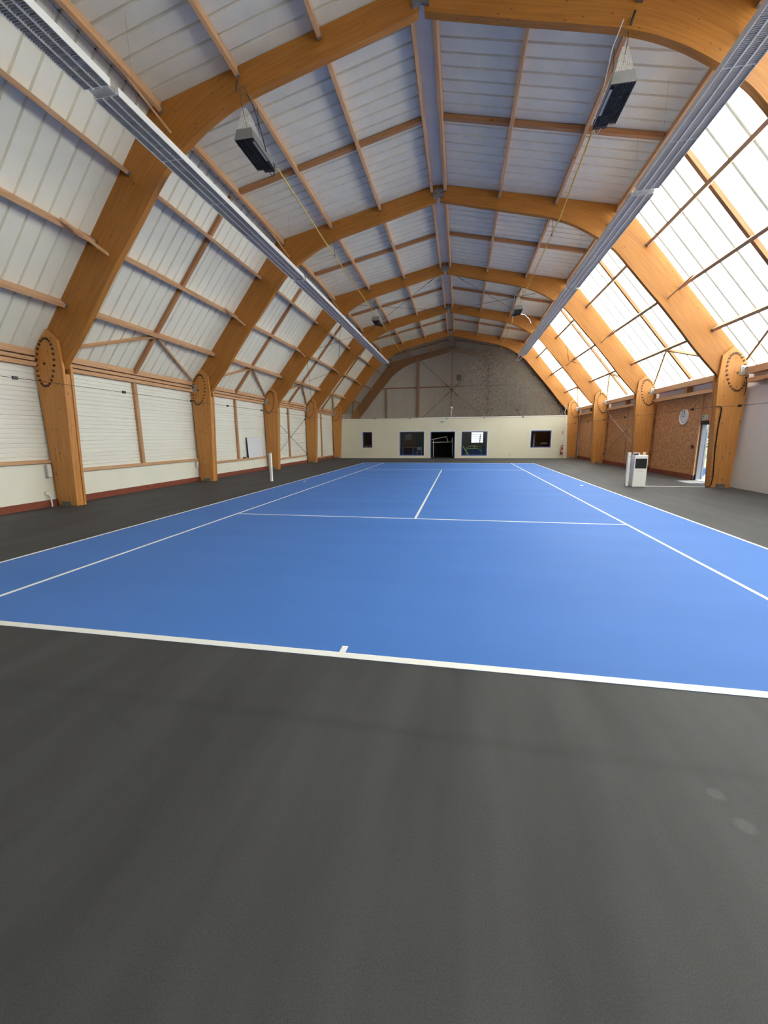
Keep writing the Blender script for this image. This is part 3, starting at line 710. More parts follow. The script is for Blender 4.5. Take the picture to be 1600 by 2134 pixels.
# ------------------------------------------------------------------ steel rod bracing (fourth bay)
RODS = []
def rod(p0, p1, label, r=0.013, mat='steel'):
    a, b = Vector(p0), Vector(p1); d = (b - a)
    t = thing('bracing_rod', label, 'rod', p0, 'steel wind bracing rods')
    MB().tube([Vector((0, 0, 0)), d], r, 6).build('rod', mat, t)
    for e in (0.06, 0.94): MB().tube([d * e, d * (e + (0.05 if e < 0.5 else -0.05))], r * 1.9, 6).build('turnbuckle', 'steel_dark', t)
ya, yb = 18.14, 23.80
for s, side in ((-1, 'left'), (1, 'right')):
    mt = 'steel' if s < 0 else 'zinc'
    rod((s * 9.36, ya - 0.0, 0.42 if s < 0 else 0.72), (s * 9.36, yb, 3.15), 'thin steel rod rising away from viewer across the fourth bay of the %s wall' % side, 0.016, mt)
    rod((s * 9.33, ya, 2.98), (s * 9.33, yb, 0.40), 'thin steel rod falling away from viewer across the fourth bay of the %s wall' % side, 0.016, mt)
    lev = [(9.02, 4.02, 'lowest roof slope panel'), (7.12, 6.05, 'steep roof slope'), (5.15, 8.28, 'upper roof'), (0.35, 9.28, '')]
    for k in range(3):
        (xa, za, lb), (xb, zb, _) = lev[k], lev[k + 1]
        w = ('lowest part of the %s roof slope' % side, 'upper part of the %s roof slope' % side, '%s half of the flat-pitched roof top' % side)[k]
        rod((s * xa, ya, za), (s * xb, yb, zb), 'thin dark rod climbing away from viewer under the %s' % w, 0.009, 'steel_dark')
        rod((s * (xa - .02), yb, za - 0.03), (s * (xb - .02), ya, zb - 0.03), 'thin dark rod climbing toward viewer under the %s' % w, 0.009, 'steel_dark')

# ------------------------------------------------------------------ fluorescent light rows
LWID = 0.46
def module_meshes(L):
    ho = MB(); w = LWID / 2
    ho.box(-w, w, 0, L, 0.10, 0.115)                                     # back plate
    for s in (-1, 1): ho.box(s * w, s * (w - 0.012), 0, L, 0.0, 0.0999)
    for x in (-0.077, 0.077): ho.box(x - 0.012, x + 0.012, 0, L, 0.004, 0.0999)
    for y in (0.0, L - 0.012): ho.box(-w + 0.0121, w - 0.0121, y, y + 0.012, 0.02, 0.0999)
    ho.box(-0.05, 0.05, 0.02, L - 0.02, 0.1151, 0.165)
    lo = MB(); n = int(L / 0.032)
    for i in range(1, n):
        y = i * L / n
        for (xa, xb) in ((-w + 0.0125, -0.0895), (-0.0645, 0.0645), (0.0895, w - 0.0125)): lo.box(xa, xb, y - 0.0025, y + 0.0025, 0.006, 0.045)
    tb = MB()
    for x in (-0.155, 0.0, 0.155): tb.tube([(x, 0.03, 0.08), (x, L - 0.03, 0.08)], 0.011, 8)
    bk = MB()
    for (xa, xb) in ((-w + 0.0125, -0.0895), (-0.0645, 0.0645), (0.0895, w - 0.0125)): bk.box(xa, xb, 0.013, L - 0.013, 0.094, 0.0995)
    return ho.mesh('housing', 'lamp_white'), lo.mesh('louvre', 'louvre'), tb.mesh('tube', 'lamp_white'), bk.mesh('reflector', 'louvre_dark')
mods = {}
def light_section(x0, x1, y0, y1, z0, z1, label, group):
    n = 5 if (y1 - y0) > 6.5 else 4
    L = (y1 - y0) / n
    key = round(L, 3)
    if key not in mods: mods[key] = module_meshes(L - 0.006)
    t = thing('fluorescent_light', label, 'light', (x0, y0, z0), group)
    d = Vector((x1 - x0, y1 - y0, z1 - z0)); t.rotation_euler = (math.atan2(d.z, d.y), 0, -math.atan2(d.x, d.y))
    for k in range(n):
        for nm, me in zip(('housing', 'louvre', 'tube', 'reflector'), mods[key]): link(nm, me, t, (0, k * L, 0))
    # suspension wires up to the roof
    wm = MB()
    for yy in (0.6, y1 - y0 - 0.6):
        zr = (roof_top(abs(x0)) if abs(x0) < XC else 0) - (z0 + (z1 - z0) * yy / (y1 - y0)) - 0.10
        wm.tube([(-0.15, yy, 0.11), (0.0, yy, 0.6), (0, yy, zr)], 0.0013, 4).tube([(0.15, yy, 0.11), (0.0, yy, 0.6)], 0.0013, 4)
    wm.build('suspension_wire', 'steel_dark', t)
    return t
LJ = [-4.0, 3.54, 3.68, 11.18, 11.30, 19.2, 19.30, 26.75]
G1, G2 = 'louvred fluorescent lights of the left row', 'louvred fluorescent lights of the right row'
light_section(-4.70, -4.70, -4.0, 3.54, 6.97, 6.97, 'nearest louvred light of the left row, cut by the top left corner', G1)
light_section(-4.71, -4.60, 3.70, 11.16, 6.97, 6.94, 'second louvred light of the left row, beyond the clear plastic joint', G1)
light_section(-4.60, -4.55, 11.30, 19.16, 6.93, 6.90, 'third louvred light of the left row, before its last section', G1)
light_section(-4.55, -4.46, 19.30, 26.75, 6.89, 6.83, 'farthest louvred light of the left row, above the left of the partition', G1)
light_section(4.73, 4.75, 2.0, 8.03, 6.95, 6.95, 'nearest louvred light of the right row, cut by the top right corner', G2)
light_section(4.75, 4.75, 8.22, 14.0, 6.95, 6.94, 'second louvred light of the right row, starting at the white joint', G2)
light_section(4.75, 4.75, 14.12, 20.1, 6.94, 6.92, 'third louvred light of the right row, before its last section', G2)
light_section(4.75, 4.75, 20.24, 26.2, 6.92, 6.88, 'farthest louvred light of the right row, ending at two hooked rods', G2)
def joint(x, y0, y1, z, label, w=0.30):
    t = thing('light_joint', label, 'joint', (x, y0, z), 'joint pieces of the light rows')
    MB().box(-w / 2, w / 2, 0.0, y1 - y0, 0.02, 0.09).build('sleeve', 'clear_plastic', t, bevel=0.01)
    MB().tube([(-0.06, 0.004, 0.055), (-0.06, y1 - y0 - 0.004, 0.055)], 0.018, 6).build('plug', 'white_paint', t); MB().tube([(0.07, 0.004, 0.055), (0.07, y1 - y0 - 0.004, 0.055)], 0.018, 6).build('plug', 'white_paint', t)
joint(-4.70, 3.545, 3.695, 6.97, 'clear plastic joint between the first two lights of the left row', 0.36)
joint(-4.60, 11.165, 11.295, 6.94, 'small joint at the middle of the left light row')
joint(-4.55, 19.165, 19.295, 6.90, 'small far joint of the left light row')
joint(4.75, 8.035, 8.215, 6.95, 'white joint between the first two lights of the right row', 0.42)
joint(4.75, 14.005, 14.115, 6.94, 'small joint at the middle of the right light row')
joint(4.75, 20.105, 20.235, 6.92, 'small far joint of the right light row', 0.40)
for (x, y, z, lb) in ((-4.45, 26.76, 6.86, 'pair of hooked rods at the far end of the left light row'), (4.75, 26.21, 6.90, 'pair of hooked rods at the far end of the right light row')):
    t = thing('end_rods', lb, 'rod', (x, y, z))
    for s in (-0.12, 0.12): MB().tube([(s, 0, 0.04), (s * 0.6, 1.9, 0.0), (s * 0.5, 2.0, 0.06)], 0.022, 6).build('rod', 'white_cable' if x > 0 else 'steel_dark', t)
    MB().tube([(0, 1.95, 0.03), (0, 2.1, 0.6), (0, 3.10, 1.05)], 0.008, 4).build('chain', 'steel_dark', t)

# ------------------------------------------------------------------ gas heaters and pipes
def heater(x, y, z, side, label):
    t = thing('gas_heater', label, 'heater', (x, y, z), 'gas radiant heaters under the roof'); L = 0.95; w = 0.21
    body = MB().hexa([(-w, 0, 0), (w, 0, 0), (w, L, 0), (-w, L, 0), (-0.165, 0.03, 0.20), (0.165, 0.03, 0.20), (0.165, L - 0.03, 0.20), (-0.165, L - 0.03, 0.20)])
    body.build('housing', 'heater_body_shaded' if side < 0 else 'zinc', t)  # left housings use a darker grey-green: their shading is put into the colour
    MB().box(-w + 0.012, w - 0.012, 0.012, L - 0.012, -0.012, -0.001).build('burner_plate', 'black', t)
    gr = MB()
    for k in range(9):
        xx = -w + 0.03 + k * (2 * w - 0.06) / 8; gr.box(xx - 0.008, xx + 0.008, 0.012, L - 0.012, -0.03, -0.0125)
    for k in range(13):
        yy = 0.02 + k * (L - 0.04) / 12; gr.box(-w + 0.015, w - 0.015, yy - 0.003, yy + 0.003, -0.034, -0.0301)
    gr.build('grille', 'heater_grille', t)
    MB().box(-side * w * 0.98, -side * (w - 0.05), 0.06, L - 0.30, -0.042, -0.0345).build('guard_strip', 'zinc', t)
    wg_ = MB()   # wire cage over the flue at the near end
    for k in range(9):
        q = -0.15 + k * 0.0375
        wg_.tube([(q, 0.04, 0.20), (q * 0.3, 0.10, 0.60)], 0.005, 4).tube([(q, L * 0.62, 0.20), (q * 0.3, L * 0.3, 0.60)], 0.005, 4)
    for k in range(8):
        f = 0.06 + k * 0.125; ww = 0.15 * (1 - f * 0.7); y_a = 0.04 + 0.06 * f; y_b = L * (0.62 - 0.32 * f); zz = 0.20 + 0.40 * f
        wg_.tube([(-ww, y_a, zz), (ww, y_a, zz), (ww, y_b, zz), (-ww, y_b, zz), (-ww, y_a, zz)], 0.005, 4)
    wg_.build('wire_cage', 'white_cable', t)
    MB().box(-side * 0.20, -side * -0.06, L - 0.001, L + 0.10, -0.03, 0.12).build('control_box', 'steel_dark', t, bevel=0.02)
    MB().tube([(-side * 0.05, L + 0.06, -0.03), (-side * 0.1, L + 0.14, -0.09), (-side * 0.16, L + 0.1, -0.06), (-side * 0.18, L + 0.05, 0.0)], 0.01, 6).build('hose_loop', 'cable_black' if side < 0 else 'grey_light', t)
    zr = roof_top(abs(x)) - z
    MB().tube([(0.0, L * 0.75, 0.2), (0.0, L * 0.75, zr - 0.21)], 0.006, 4).build('chain', 'steel_dark', t)
    MB().tube([(0.0, 0.25, 0.2), (0.0, -0.02, 0.62), (side * -0.05, -0.10, 0.80)], 0.006, 4).build('chain', 'steel_dark', t)
    pts = [(-side * 0.14, -0.18, 0.78), (-side * 0.20, 0.12, 0.62), (-side * 0.20, 0.45, 0.30), (-side * 0.20, 0.6, 0.10)]
    MB().tube(pts, 0.012 if side < 0 else 0.009, 6).build('supply_cable', 'cable_black' if side < 0 and y < 10 else 'white_cable', t)
    MB().tube([(0.03, -0.165, 0.88), (0.0, -0.17, 0.78), (-0.02, -0.155, 0.70)], 0.02, 5).build('hook', 'steel_dark', t)
heater(-3.60, 5.98, 7.70, -1, 'black-grilled gas heater below the nearest frame, left of the ridge')
heater(3.52, 6.05, 7.70, 1, 'pale gas heater with black grille below the nearest frame, right of the ridge')
heater(-3.61, 19.2, 7.70, -1, 'distant gas heater left of the ridge, beyond the third frame')
heater(3.50, 18.85, 7.70, 1, 'distant gas heater right of the ridge, beyond the third frame')
for (p0, p1, p2, lb) in (((-3.40, 7.10, 7.80), (-3.56, 11.0, 7.92), (-3.60, 19.17, 7.95), 'yellow gas pipe running from the nearer left heater to the farther one'),
                         ((3.38, 7.14, 7.80), (3.57, 11.0, 7.92), (3.55, 18.82, 7.95), 'yellow gas pipe running from the nearer right heater to the farther one'),
                         ((-3.42, 20.28, 7.80), (-3.57, 22.0, 7.90), (-3.60, 30.0, 7.93), 'yellow gas pipe running from the far left heater toward the dark net'),
                         ((3.36, 19.95, 7.80), (3.56, 22.0, 7.90), (3.59, 30.0, 7.93), 'yellow gas pipe running from the far right heater toward the dark net')):
    t = thing('gas_pipe', lb, 'pipe', p0); o = Vector(p0)
    MB().tube([Vector(p) - o for p in (p0, p1, p2)], 0.019, 6).build('pipe', 'gas_yellow', t)
    for fy in FRAMES[1:5]:
        if not (p1[1] < fy < p2[1] + 0.1): continue
        u = (fy - p1[1]) / (p2[1] - p1[1]); c = Vector(p1).lerp(Vector(p2), u) - o
        MB().tube([c + Vector((0, 0, 0.01)), c + Vector((0, 0, 8.36 - c.z - o.z))], 0.006, 4).box(c.x - 0.022, c.x + 0.022, c.y - 0.03, c.y + 0.03, c.z - 0.018, c.z + 0.03).build('pipe_clip', 'steel_dark', t)
t = thing('flexible_hose', 'pale flexible hose reaching from the far right heater toward the frame', 'hose', (3.72, 19.75, 7.72))
MB().tube([(0, 0, 0), (0.25, 0.3, 0.03), (0.55, 0.9, -0.03), (0.85, 2.2, 0.08)], 0.018, 6).build('hose', 'white_cable', t)

# ------------------------------------------------------------------ net, guide wires
def archz(x):
    pts = INNER[::-1]; x = abs(x)
    for (a, b) in zip(pts, pts[1:]):
        if a[0] <= x <= b[0]: return a[1] + (b[1] - a[1]) * (x - a[0]) / (b[0] - a[0])
    return 9.21 if x < 1 else 3.45
nt = MB(); NXN, NZN = 110, 20
for i in range(NXN + 1):
    x = -8.66 + 17.32 * i / NXN
    for j in range(NZN + 1):
        fz = j / NZN; z = 3.175 + (archz(x) + 0.04 - 3.175) * fz; g = max(0.0, min(1.0, (x + 2) / 8))
        nt.v.append((x, 30.20 + 0.012 * g * math.sin(x * 9 + z * 0.7) + 0.008 * g * math.sin(x * 17 + 1), z))
for i in range(NXN):
    for j in range(NZN):
        a = i * (NZN + 1) + j; nt.face((a, a + NZN + 1, a + NZN + 2, a + 1))
no = nt.build('divider_net', 'net'); tag(no, 'dark see-through net closing the far arch above the cream wall', 'net')
md = no.modifiers.new('thickness', 'SOLIDIFY'); md.thickness = 0.003

def guide(name, label, pts, clips, ax):
    t = thing(name, label, 'wire', pts[0]); o = Vector(pts[0])
    MB().tube([Vector(p) - o for p in pts], 0.006, 5).build('wire', 'steel_dark', t)
    for c in clips:
        d = Vector(c) - o; q = (0.02, 0.05, 0.035) if ax == 1 else (0.05, 0.02, 0.035)
        MB().box(d.x - q[0], d.x + q[0], d.y - q[1], d.y + q[1], d.z - q[2], d.z + q[2]).build('clip', 'black', t)
guide('guide_wire', 'thin wire with black clips along the left columns', [(-8.60, Y0 + 0.05, 3.03), (-8.60, 18.0, 3.02), (-8.60, 29.78, 3.04)], [(-8.6, y, 3.025) for y in (4.66, 7.57, 10.55, 12.86, 15.79, 18.73, 21.6, 24.5)], 1)
guide('guide_wire', 'thin wire with black clips along the right columns', [(8.60, Y0 + 0.05, 2.46), (8.60, 10.5, 2.48), (8.60, 11.7, 2.54), (8.6, 29.78, 2.52)], [(8.6, y, z) for y, z in ((10.5, 2.48), (12.9, 2.53), (18.66, 2.53), (21.55, 2.53), (24.4, 2.52), (27.2, 2.52))], 1)
guide('guide_wire', 'thin wire with black clips along the top of the cream wall', [(-8.55, PY - 0.06, 3.20), (0, PY - 0.06, 3.08), (8.6, PY - 0.06, 3.12)], [(x, PY - 0.06, z) for x, z in ((-5.94, 3.16), (-3.08, 3.12), (-0.18, 3.08), (2.69, 3.09), (5.54, 3.11))], 0)

# ------------------------------------------------------------------ gable fittings
t = thing('gable_brace_hub', 'dark hub where four diagonal rods cross on the far gable', 'brace', (0.03, Y1 - 0.29, 5.88))
MB().disc((0, 0, 0), 0.17, 0.03, 1, 16).build('hub', 'brown_dark', t)
for (dx, dz) in ((-3.0, 2.75), (3.0, 2.75), (-2.8, -2.6), (2.9, -2.6)):
    u = Vector((dx, 0, dz)).normalized()
    MB().tube([u * 0.14, Vector((dx, 0, dz))], 0.022, 6).build('rod', 'steel_dark', t)
    MB().tube([u * 0.3, u * 0.85], 0.05, 6).build('turnbuckle', 'brown_dark', t)
t = thing('loudspeaker', 'small dark box loudspeaker on the far gable beside the centre post', 'loudspeaker', (0.66, Y1 - 0.20, 6.70))
MB().box(-0.21, 0.21, -0.15, 0.14, 0, 0.5).build('cabinet', 'black', t, bevel=0.015); MB().disc((0.06, -0.16, 0.37), 0.045, 0.008, 1, 12).build('tweeter', 'white_paint', t); MB().disc((0.0, -0.158, 0.17), 0.10, 0.007, 1, 14).build('cone', 'brown_dark', t)
MB().tube([(0.05, 0.0, 0.0), (0.10, 0, -0.25), (0.08, 0, -0.46)], 0.02, 5).build('cable', 'cable_black', t)
t = thing('siren', 'small white round siren on a short post above the cream wall', 'siren', (0.16, PY + 0.09, PT_TOP + 0.0))
MB().box(-0.045, 0.045, -0.03, 0.03, 0, 0.66).build('post', 'zinc', t); MB().sphere((0, -0.05, 0.72), 0.10, 12).build('globe', 'white_paint', t); MB().disc((0, -0.15, 0.72), 0.04, 0.01, 1, 10).build('lens', 'black', t)

# ------------------------------------------------------------------ partition fittings
def exit_sign(x, y, z, w, h, label, ax=1):
    t = thing('exit_sign', label, 'sign', (x, y, z), 'green emergency exit signs')
    def B(a0, a1, b0, b1, d0, d1, nm, mat):   # a across, b up, d out of the wall
        if ax == 1: return MB().box(a0, a1, -d1, -d0, b0, b1).build(nm, mat, t)
        return MB().box(-d1, -d0, -a1, -a0, b0, b1).build(nm, mat, t)
    B(-w / 2, w / 2, 0, h, 0.0, 0.045, 'casing', 'sign_white'); B(-w / 2 + 0.015, w / 2 - 0.015, 0.02, h - 0.02, 0.0455, 0.048, 'face', 'sign_green')
    # running figure, arrow and door pictogram
    def poly(pts, nm):
        pts = [(a * w, b * h) for a, b in pts]; m = MB()
        if ax == 1: m.prism(pts, -0.0505, -0.0485, 0, 1)
        else: m.prism([(-a, b) for a, b in pts], -0.0505, -0.0485, 0, 0)
        m.build(nm, 'sign_white', t)
    poly([(0.20, 0.18), (0.38, 0.18), (0.38, 0.84), (0.20, 0.84)], 'door_symbol')
    poly([(-0.02, 0.42), (0.10, 0.62), (0.06, 0.70), (-0.08, 0.66), (-0.14, 0.52), (-0.06, 0.40), (-0.14, 0.20), (-0.08, 0.18), (0.0, 0.36), (0.10, 0.20), (0.15, 0.24)], 'figure')
    poly([(0.03, 0.72), (0.10, 0.72), (0.12, 0.80), (0.07, 0.86), (0.02, 0.80)], 'figure')
    poly([(-0.40, 0.50), (-0.30, 0.66), (-0.30, 0.56), (-0.20, 0.56), (-0.20, 0.44), (-0.30, 0.44), (-0.30, 0.34)], 'arrow')
exit_sign(-0.48, PY, 2.74, 0.36, 0.17, 'green running-man exit sign above the dark opening in the cream wall')
exit_sign(9.60, 13.98, 2.22, 0.30, 0.17, 'green running-man exit sign above the garden door', 0)
def extinguisher(x, y, z, label):
    t = thing('fire_extinguisher', label, 'extinguisher', (x, y, z))
    m = MB(); n = 14; prof = [(0.0, 0.0), (0.072, 0.0), (0.078, 0.02), (0.078, 0.42), (0.06, 0.48), (0.025, 0.51), (0.025, 0.545), (0.0, 0.545)]
    for (r, zz) in prof[1:-1]:
        for j in range(n): th = 2 * math.pi * j / n; m.v.append((r * math.cos(th), r * math.sin(th), zz))
    k = len(prof) - 2
    for i in range(k - 1):
        for j in range(n): j2 = (j + 1) % n; m.face((i * n + j, i * n + j2, (i + 1) * n + j2, (i + 1) * n + j))
    m.face(list(range(n))[::-1]); m.face([(k - 1) * n + j for j in range(n)])
    m.build('cylinder', 'red', t)
    MB().box(-0.02, 0.02, -0.03, 0.03, 0.545, 0.58).box(-0.012, 0.012, -0.11, 0.03, 0.58, 0.60).build('valve', 'black', t)
    MB().tube([(-0.02, 0, 0.56), (-0.13, -0.02, 0.50), (-0.17, -0.02, 0.36), (-0.13, -0.02, 0.22), (-0.10, -0.02, 0.10)], 0.014, 6).build('hose', 'cable_black', t)
    MB().tube([(-0.10, -0.02, 0.11), (-0.11, -0.02, -0.02)], 0.022, 8).build('nozzle', 'black', t)
    MB().box(-0.05, 0.05, -0.0795, -0.0785, 0.16, 0.34).build('label_plate', 'sign_white', t)
    MB().box(-0.03, 0.03, 0.079, 0.10, 0.1, 0.45).build('wall_bracket', 'steel_dark', t)
extinguisher(8.47, PY - 0.101, 0.30, 'red fire extinguisher hanging on the right end of the cream wall')
t = thing('fire_notice', 'small red and white notice high on the right end of the cream wall', 'sign', (8.44, PY - 0.002, 1.83))
MB().box(-0.11, 0.11, -0.006, 0.0, 0, 0.20).build('plate', 'sign_white', t)
MB().box(-0.09, 0.09, -0.008, -0.0061, 0.02, 0.18).build('red_field', 'red', t)
for (a, b, c, d) in ((-0.06, -0.03, 0.05, 0.15), (0.0, 0.025, 0.05, 0.15), (-0.03, 0.0, 0.12, 0.145), (0.045, 0.07, 0.05, 0.15)): MB().box(a, b, -0.0095, -0.0081, c, d).build('symbol', 'sign_white', t)
t = thing('instruction_sheet', 'small pale instruction sheet under the red notice on the cream wall', 'sign', (8.45, PY - 0.002, 1.40))
MB().box(-0.08, 0.08, -0.005, 0.0, 0, 0.21).build('sheet', 'sign_white', t); MB().box(-0.06, 0.06, -0.0065, -0.0051, 0.16, 0.18).build('print', 'grey_light', t); MB().box(-0.02, 0.02, -0.0065, -0.0051, 0.05, 0.15).build('print', 'grey_light', t)
t = thing('extinguisher_sign', 'narrow red sign strip above the fire extinguisher', 'sign', (8.48, PY - 0.002, 0.94))
MB().box(-0.10, 0.10, -0.006, 0.0, 0, 0.045).build('plate', 'red', t)
for (x, lb) in ((-4.82, 'small wall socket low on the left half of the cream wall'), (4.70, 'small wall socket low on the right half of the cream wall')):
    t = thing('wall_socket', lb, 'socket', (x, PY - 0.002, 0.27), 'low sockets on the cream wall')
    MB().box(-0.04, 0.04, -0.012, 0, 0, 0.08).build('plate', 'beige', t); MB().disc((0, -0.014, 0.04), 0.02, 0.003, 1, 10).build('hole', 'brown_dark', t)

# things seen through the partition openings
def bars(name, label, cat, loc, segs, r, mat, part='bar', group=None):
    t = thing(name, label, cat, loc, group); o = Vector(loc)
    for s in segs: MB().tube([Vector(p) - o for p in s], r, 8).build(part, mat, t)
    return t
bars('white_tube_rack', 'bent white tube rack seen through the dark opening', 'rack', (-1.3, 31.5, 0), [[(-1.30, 31.5, 0.0), (-1.30, 31.5, 1.40)], [(-1.45, 31.5, 1.46), (-0.22, 31.5, 1.68)], [(-0.22, 31.5, 1.67), (-0.08, 31.5, 1.24), (0.18, 31.5, 1.24), (0.28, 31.5, 1.66)], [(-1.42, 31.5, 1.21), (-0.42, 31.5, 1.24), (-0.08, 31.5, 1.24)], [(0.28, 31.5, 1.5), (0.28, 31.5, 0.0)]], 0.035, 'white_paint', 'tube')
t = thing('lime_folding_frame', 'lime green padded bars crossed behind the right large window', 'frame', (1.6, 31.5, 0))
for (a, b, r) in (((1.13, 31.45, 0.90), (1.66, 31.40, 0.10), 0.055), ((1.39, 31.5, 0.78), (1.95, 31.5, 0.95), 0.035), ((1.95, 31.5, 0.95), (2.62, 31.5, 0.84), 0.04), ((1.95, 31.55, 0.93), (2.2, 31.5, 0.73), 0.035), ((1.44, 31.6, 0.68), (2.42, 31.6, 0.72), 0.045), ((2.40, 31.55, 0.70), (2.68, 31.5, 0.44), 0.035), ((2.60, 31.6, 0.84), (2.65, 31.6, 0.0), 0.03), ((1.42, 31.62, 0.68), (1.40, 31.62, 0.0), 0.03)):
    o = Vector((1.6, 31.5, 0)); MB().tube([Vector(a) - o, Vector(b) - o], r, 8).build('padded_bar', 'lime', t)
t = thing('pale_bundle', 'pale folded bundle on the floor under the lime bars', 'bundle', (2.03, 31.35, 0)); MB().box(-0.22, 0.22, -0.1, 0.1, 0, 0.14).build('cloth', 'grey_light', t, bevel=0.04); MB().box(-0.02, 0.02, -0.105, 0.105, -0.0, 0.145).build('strap', 'navy', t)
t = thing('navy_sofa', 'dark navy bench behind the lime bars', 'bench', (2.4, 32.4, 0)); MB().box(-1.3, 0.9, -0.3, 0.3, 0.1, 0.45).build('seat', 'navy', t, bevel=0.04); MB().box(-1.3, 0.9, 0.2, 0.35, 0.45, 0.85).build('backrest', 'navy', t, bevel=0.04)
for lx in (-1.2, 0.8): MB().box(lx - 0.03, lx + 0.03, -0.25, 0.25, 0, 0.1).build('leg', 'black', t)
t = thing('counter_table', 'long pale table inside the red room behind the left large window', 'table', (-3.0, 31.5, 0)); MB().box(-0.95, 0.75, -0.3, 0.3, 0.80, 0.85).build('tabletop', 'beige', t)
for (lx, ly) in ((-0.9, -0.25), (-0.9, 0.25), (0.0, -0.25), (0.7, 0.25)): MB().box(lx - 0.025, lx + 0.025, ly - 0.025, ly + 0.025, 0, 0.80).build('leg', 'grey_light', t)
MB().box(0.05, 0.45, -0.25, 0.25, 0.05, 0.79).build('drawer_unit', 'navy', t)
t = thing('wall_poster', 'faded pale poster on the red wall behind the left large window', 'poster', (-3.6, 32.99, 1.45)); MB().box(-0.28, 0.28, -0.012, 0.0, 0, 0.46).build('sheet', 'wall_grey', t); MB().box(-0.2, 0.2, -0.0145, -0.0125, 0.12, 0.34).build('print', 'grey_light', t)
t = thing('white_stool', 'white framed chair behind the right side of the left large window', 'chair', (-2.42, 30.9, 0)); MB().box(-0.2, 0.2, -0.2, 0.2, 0.42, 0.47).build('seat', 'white_paint', t, bevel=0.01); MB().box(-0.2, 0.2, 0.17, 0.2, 0.6, 0.85).build('backrest', 'white_paint', t, bevel=0.01)
for (lx, ly) in ((-0.18, -0.18), (0.18, -0.18)): MB().box(lx - 0.018, lx + 0.018, ly - 0.018, ly + 0.018, 0, 0.42).build('leg', 'white_paint', t)
for lx in (-0.18, 0.18): MB().box(lx - 0.018, lx + 0.018, 0.165, 0.201, 0, 0.6).build('leg', 'white_paint', t)
t = thing('leaning_board', 'grey board leaning behind the right end window', 'board', (6.65, 31.0, 0)); MB().hexa([(-0.12, 0, 0), (0.0, 0, 0), (0.0, 0.05, 0), (-0.12, 0.05, 0), (-0.02, 0.3, 1.85), (0.10, 0.3, 1.85), (0.10, 0.35, 1.85), (-0.02, 0.35, 1.85)]).build('panel', 'zinc', t)
t = thing('white_towel', 'white folded towels on a low cabinet behind the right end window', 'towel', (7.40, 31.1, 1.05)); MB().box(-0.25, 0.28, -0.15, 0.15, 0.0, 0.07).build('cloth', 'white_paint', t, bevel=0.025); MB().box(-0.18, 0.22, -0.13, 0.13, 0.071, 0.13).build('cloth', 'sign_white', t, bevel=0.025)
t = thing('low_cabinet', 'dark low cabinet behind the right end window', 'cabinet', (7.35, 31.2, 0)); MB().box(-0.5, 0.55, -0.3, 0.3, 0, 1.03).build('body', 'brown_dark', t); MB().box(-0.52, 0.57, -0.32, 0.32, 1.0301, 1.049).build('worktop', 'black', t)
for k in (-1, 1): MB().box(-0.23 + k * 0.25, 0.27 + k * 0.25 - 0.01, -0.315, -0.301, 0.05, 0.98).build('door', 'maroon', t)
t = thing('narrow_shelf', 'dark shelf inside the small left window', 'shelf', (-6.75, 31.0, 0)); MB().box(-0.5, 0.4, -0.12, 0.12, 0.96, 0.99).build('board', 'beige', t); MB().box(-0.5, 0.4, 0.10, 0.12, 0.0, 0.96).build('back', 'dark_room', t)
for lx in (-0.49, 0.37): MB().box(lx, lx + 0.02, -0.12, 0.10, 0, 0.96).build('side', 'dark_room', t)
t = thing('white_cup', 'small white cup on the sill inside the small left window', 'cup', (-6.70, PY + 0.15, 0.84)); MB().disc((0, 0, 0.06), 0.05, 0.05, 2, 14).build('cup', 'white_paint', t)
MB().tube([(0.05, 0, 0.03), (0.08, 0, 0.05), (0.08, 0, 0.08), (0.05, 0, 0.095)], 0.008, 5).build('handle', 'white_paint', t)

# ------------------------------------------------------------------ court-side things
t = thing('net_post', 'slim white net post standing left of the court', 'post', (-6.46, 12.1, 0))
MB().box(-0.04, 0.04, -0.05, 0.05, 0, 1.10).build('post', 'white_paint', t, bevel=0.008); MB().box(-0.05, -0.015, -0.052, -0.0505, 0.05, 1.06).build('track', 'grey_light', t); MB().box(-0.042, 0.042, -0.052, 0.052, 1.1005, 1.125).build('cap', 'grey_light', t, bevel=0.006); MB().disc((0, 0, 0.006), 0.07, 0.006, 2, 14).build('floor_sleeve', 'zinc', t)
t = thing('net_post', 'slim white net post pressed against the white terminal', 'post', (6.46, 12.02, 0))
MB().box(-0.045, 0.045, -0.05, 0.05, 0, 1.10).build('post', 'white_paint', t, bevel=0.008); MB().box(-0.046, 0.046, -0.052, 0.052, 1.1005, 1.125).build('cap', 'white_paint', t, bevel=0.006); MB().disc((0.02, -0.055, 1.0), 0.012, 0.006, 1, 10).build('bolt', 'black', t); MB().disc((0, 0, 0.006), 0.07, 0.006, 2, 14).build('floor_sleeve', 'zinc', t)
t = thing('terminal', 'white upright terminal with a black screen beside the court', 'terminal', (6.76, 11.95, 0))
MB().box(-0.20, 0.20, -0.15, 0.15, 0.0, 1.04).build('cabinet', 'white_paint', t, bevel=0.012)
MB().box(-0.17, 0.17, -0.156, -0.1505, 0.61, 0.93).build('screen', 'black', t)
lg = MB()
for k, (x0, x1, z0, z1) in enumerate(((-0.08, -0.06, 0.52, 0.535), (-0.055, -0.04, 0.515, 0.535), (-0.035, -0.02, 0.52, 0.535), (-0.015, 0.0, 0.52, 0.54), (0.005, 0.02, 0.52, 0.535), (0.025, 0.04, 0.52, 0.535), (0.045, 0.06, 0.515, 0.54))): lg.box(x0, x1, -0.1525, -0.1505, z0, z1)
lg.build('small_grey_lettering', 'grey_light', t)
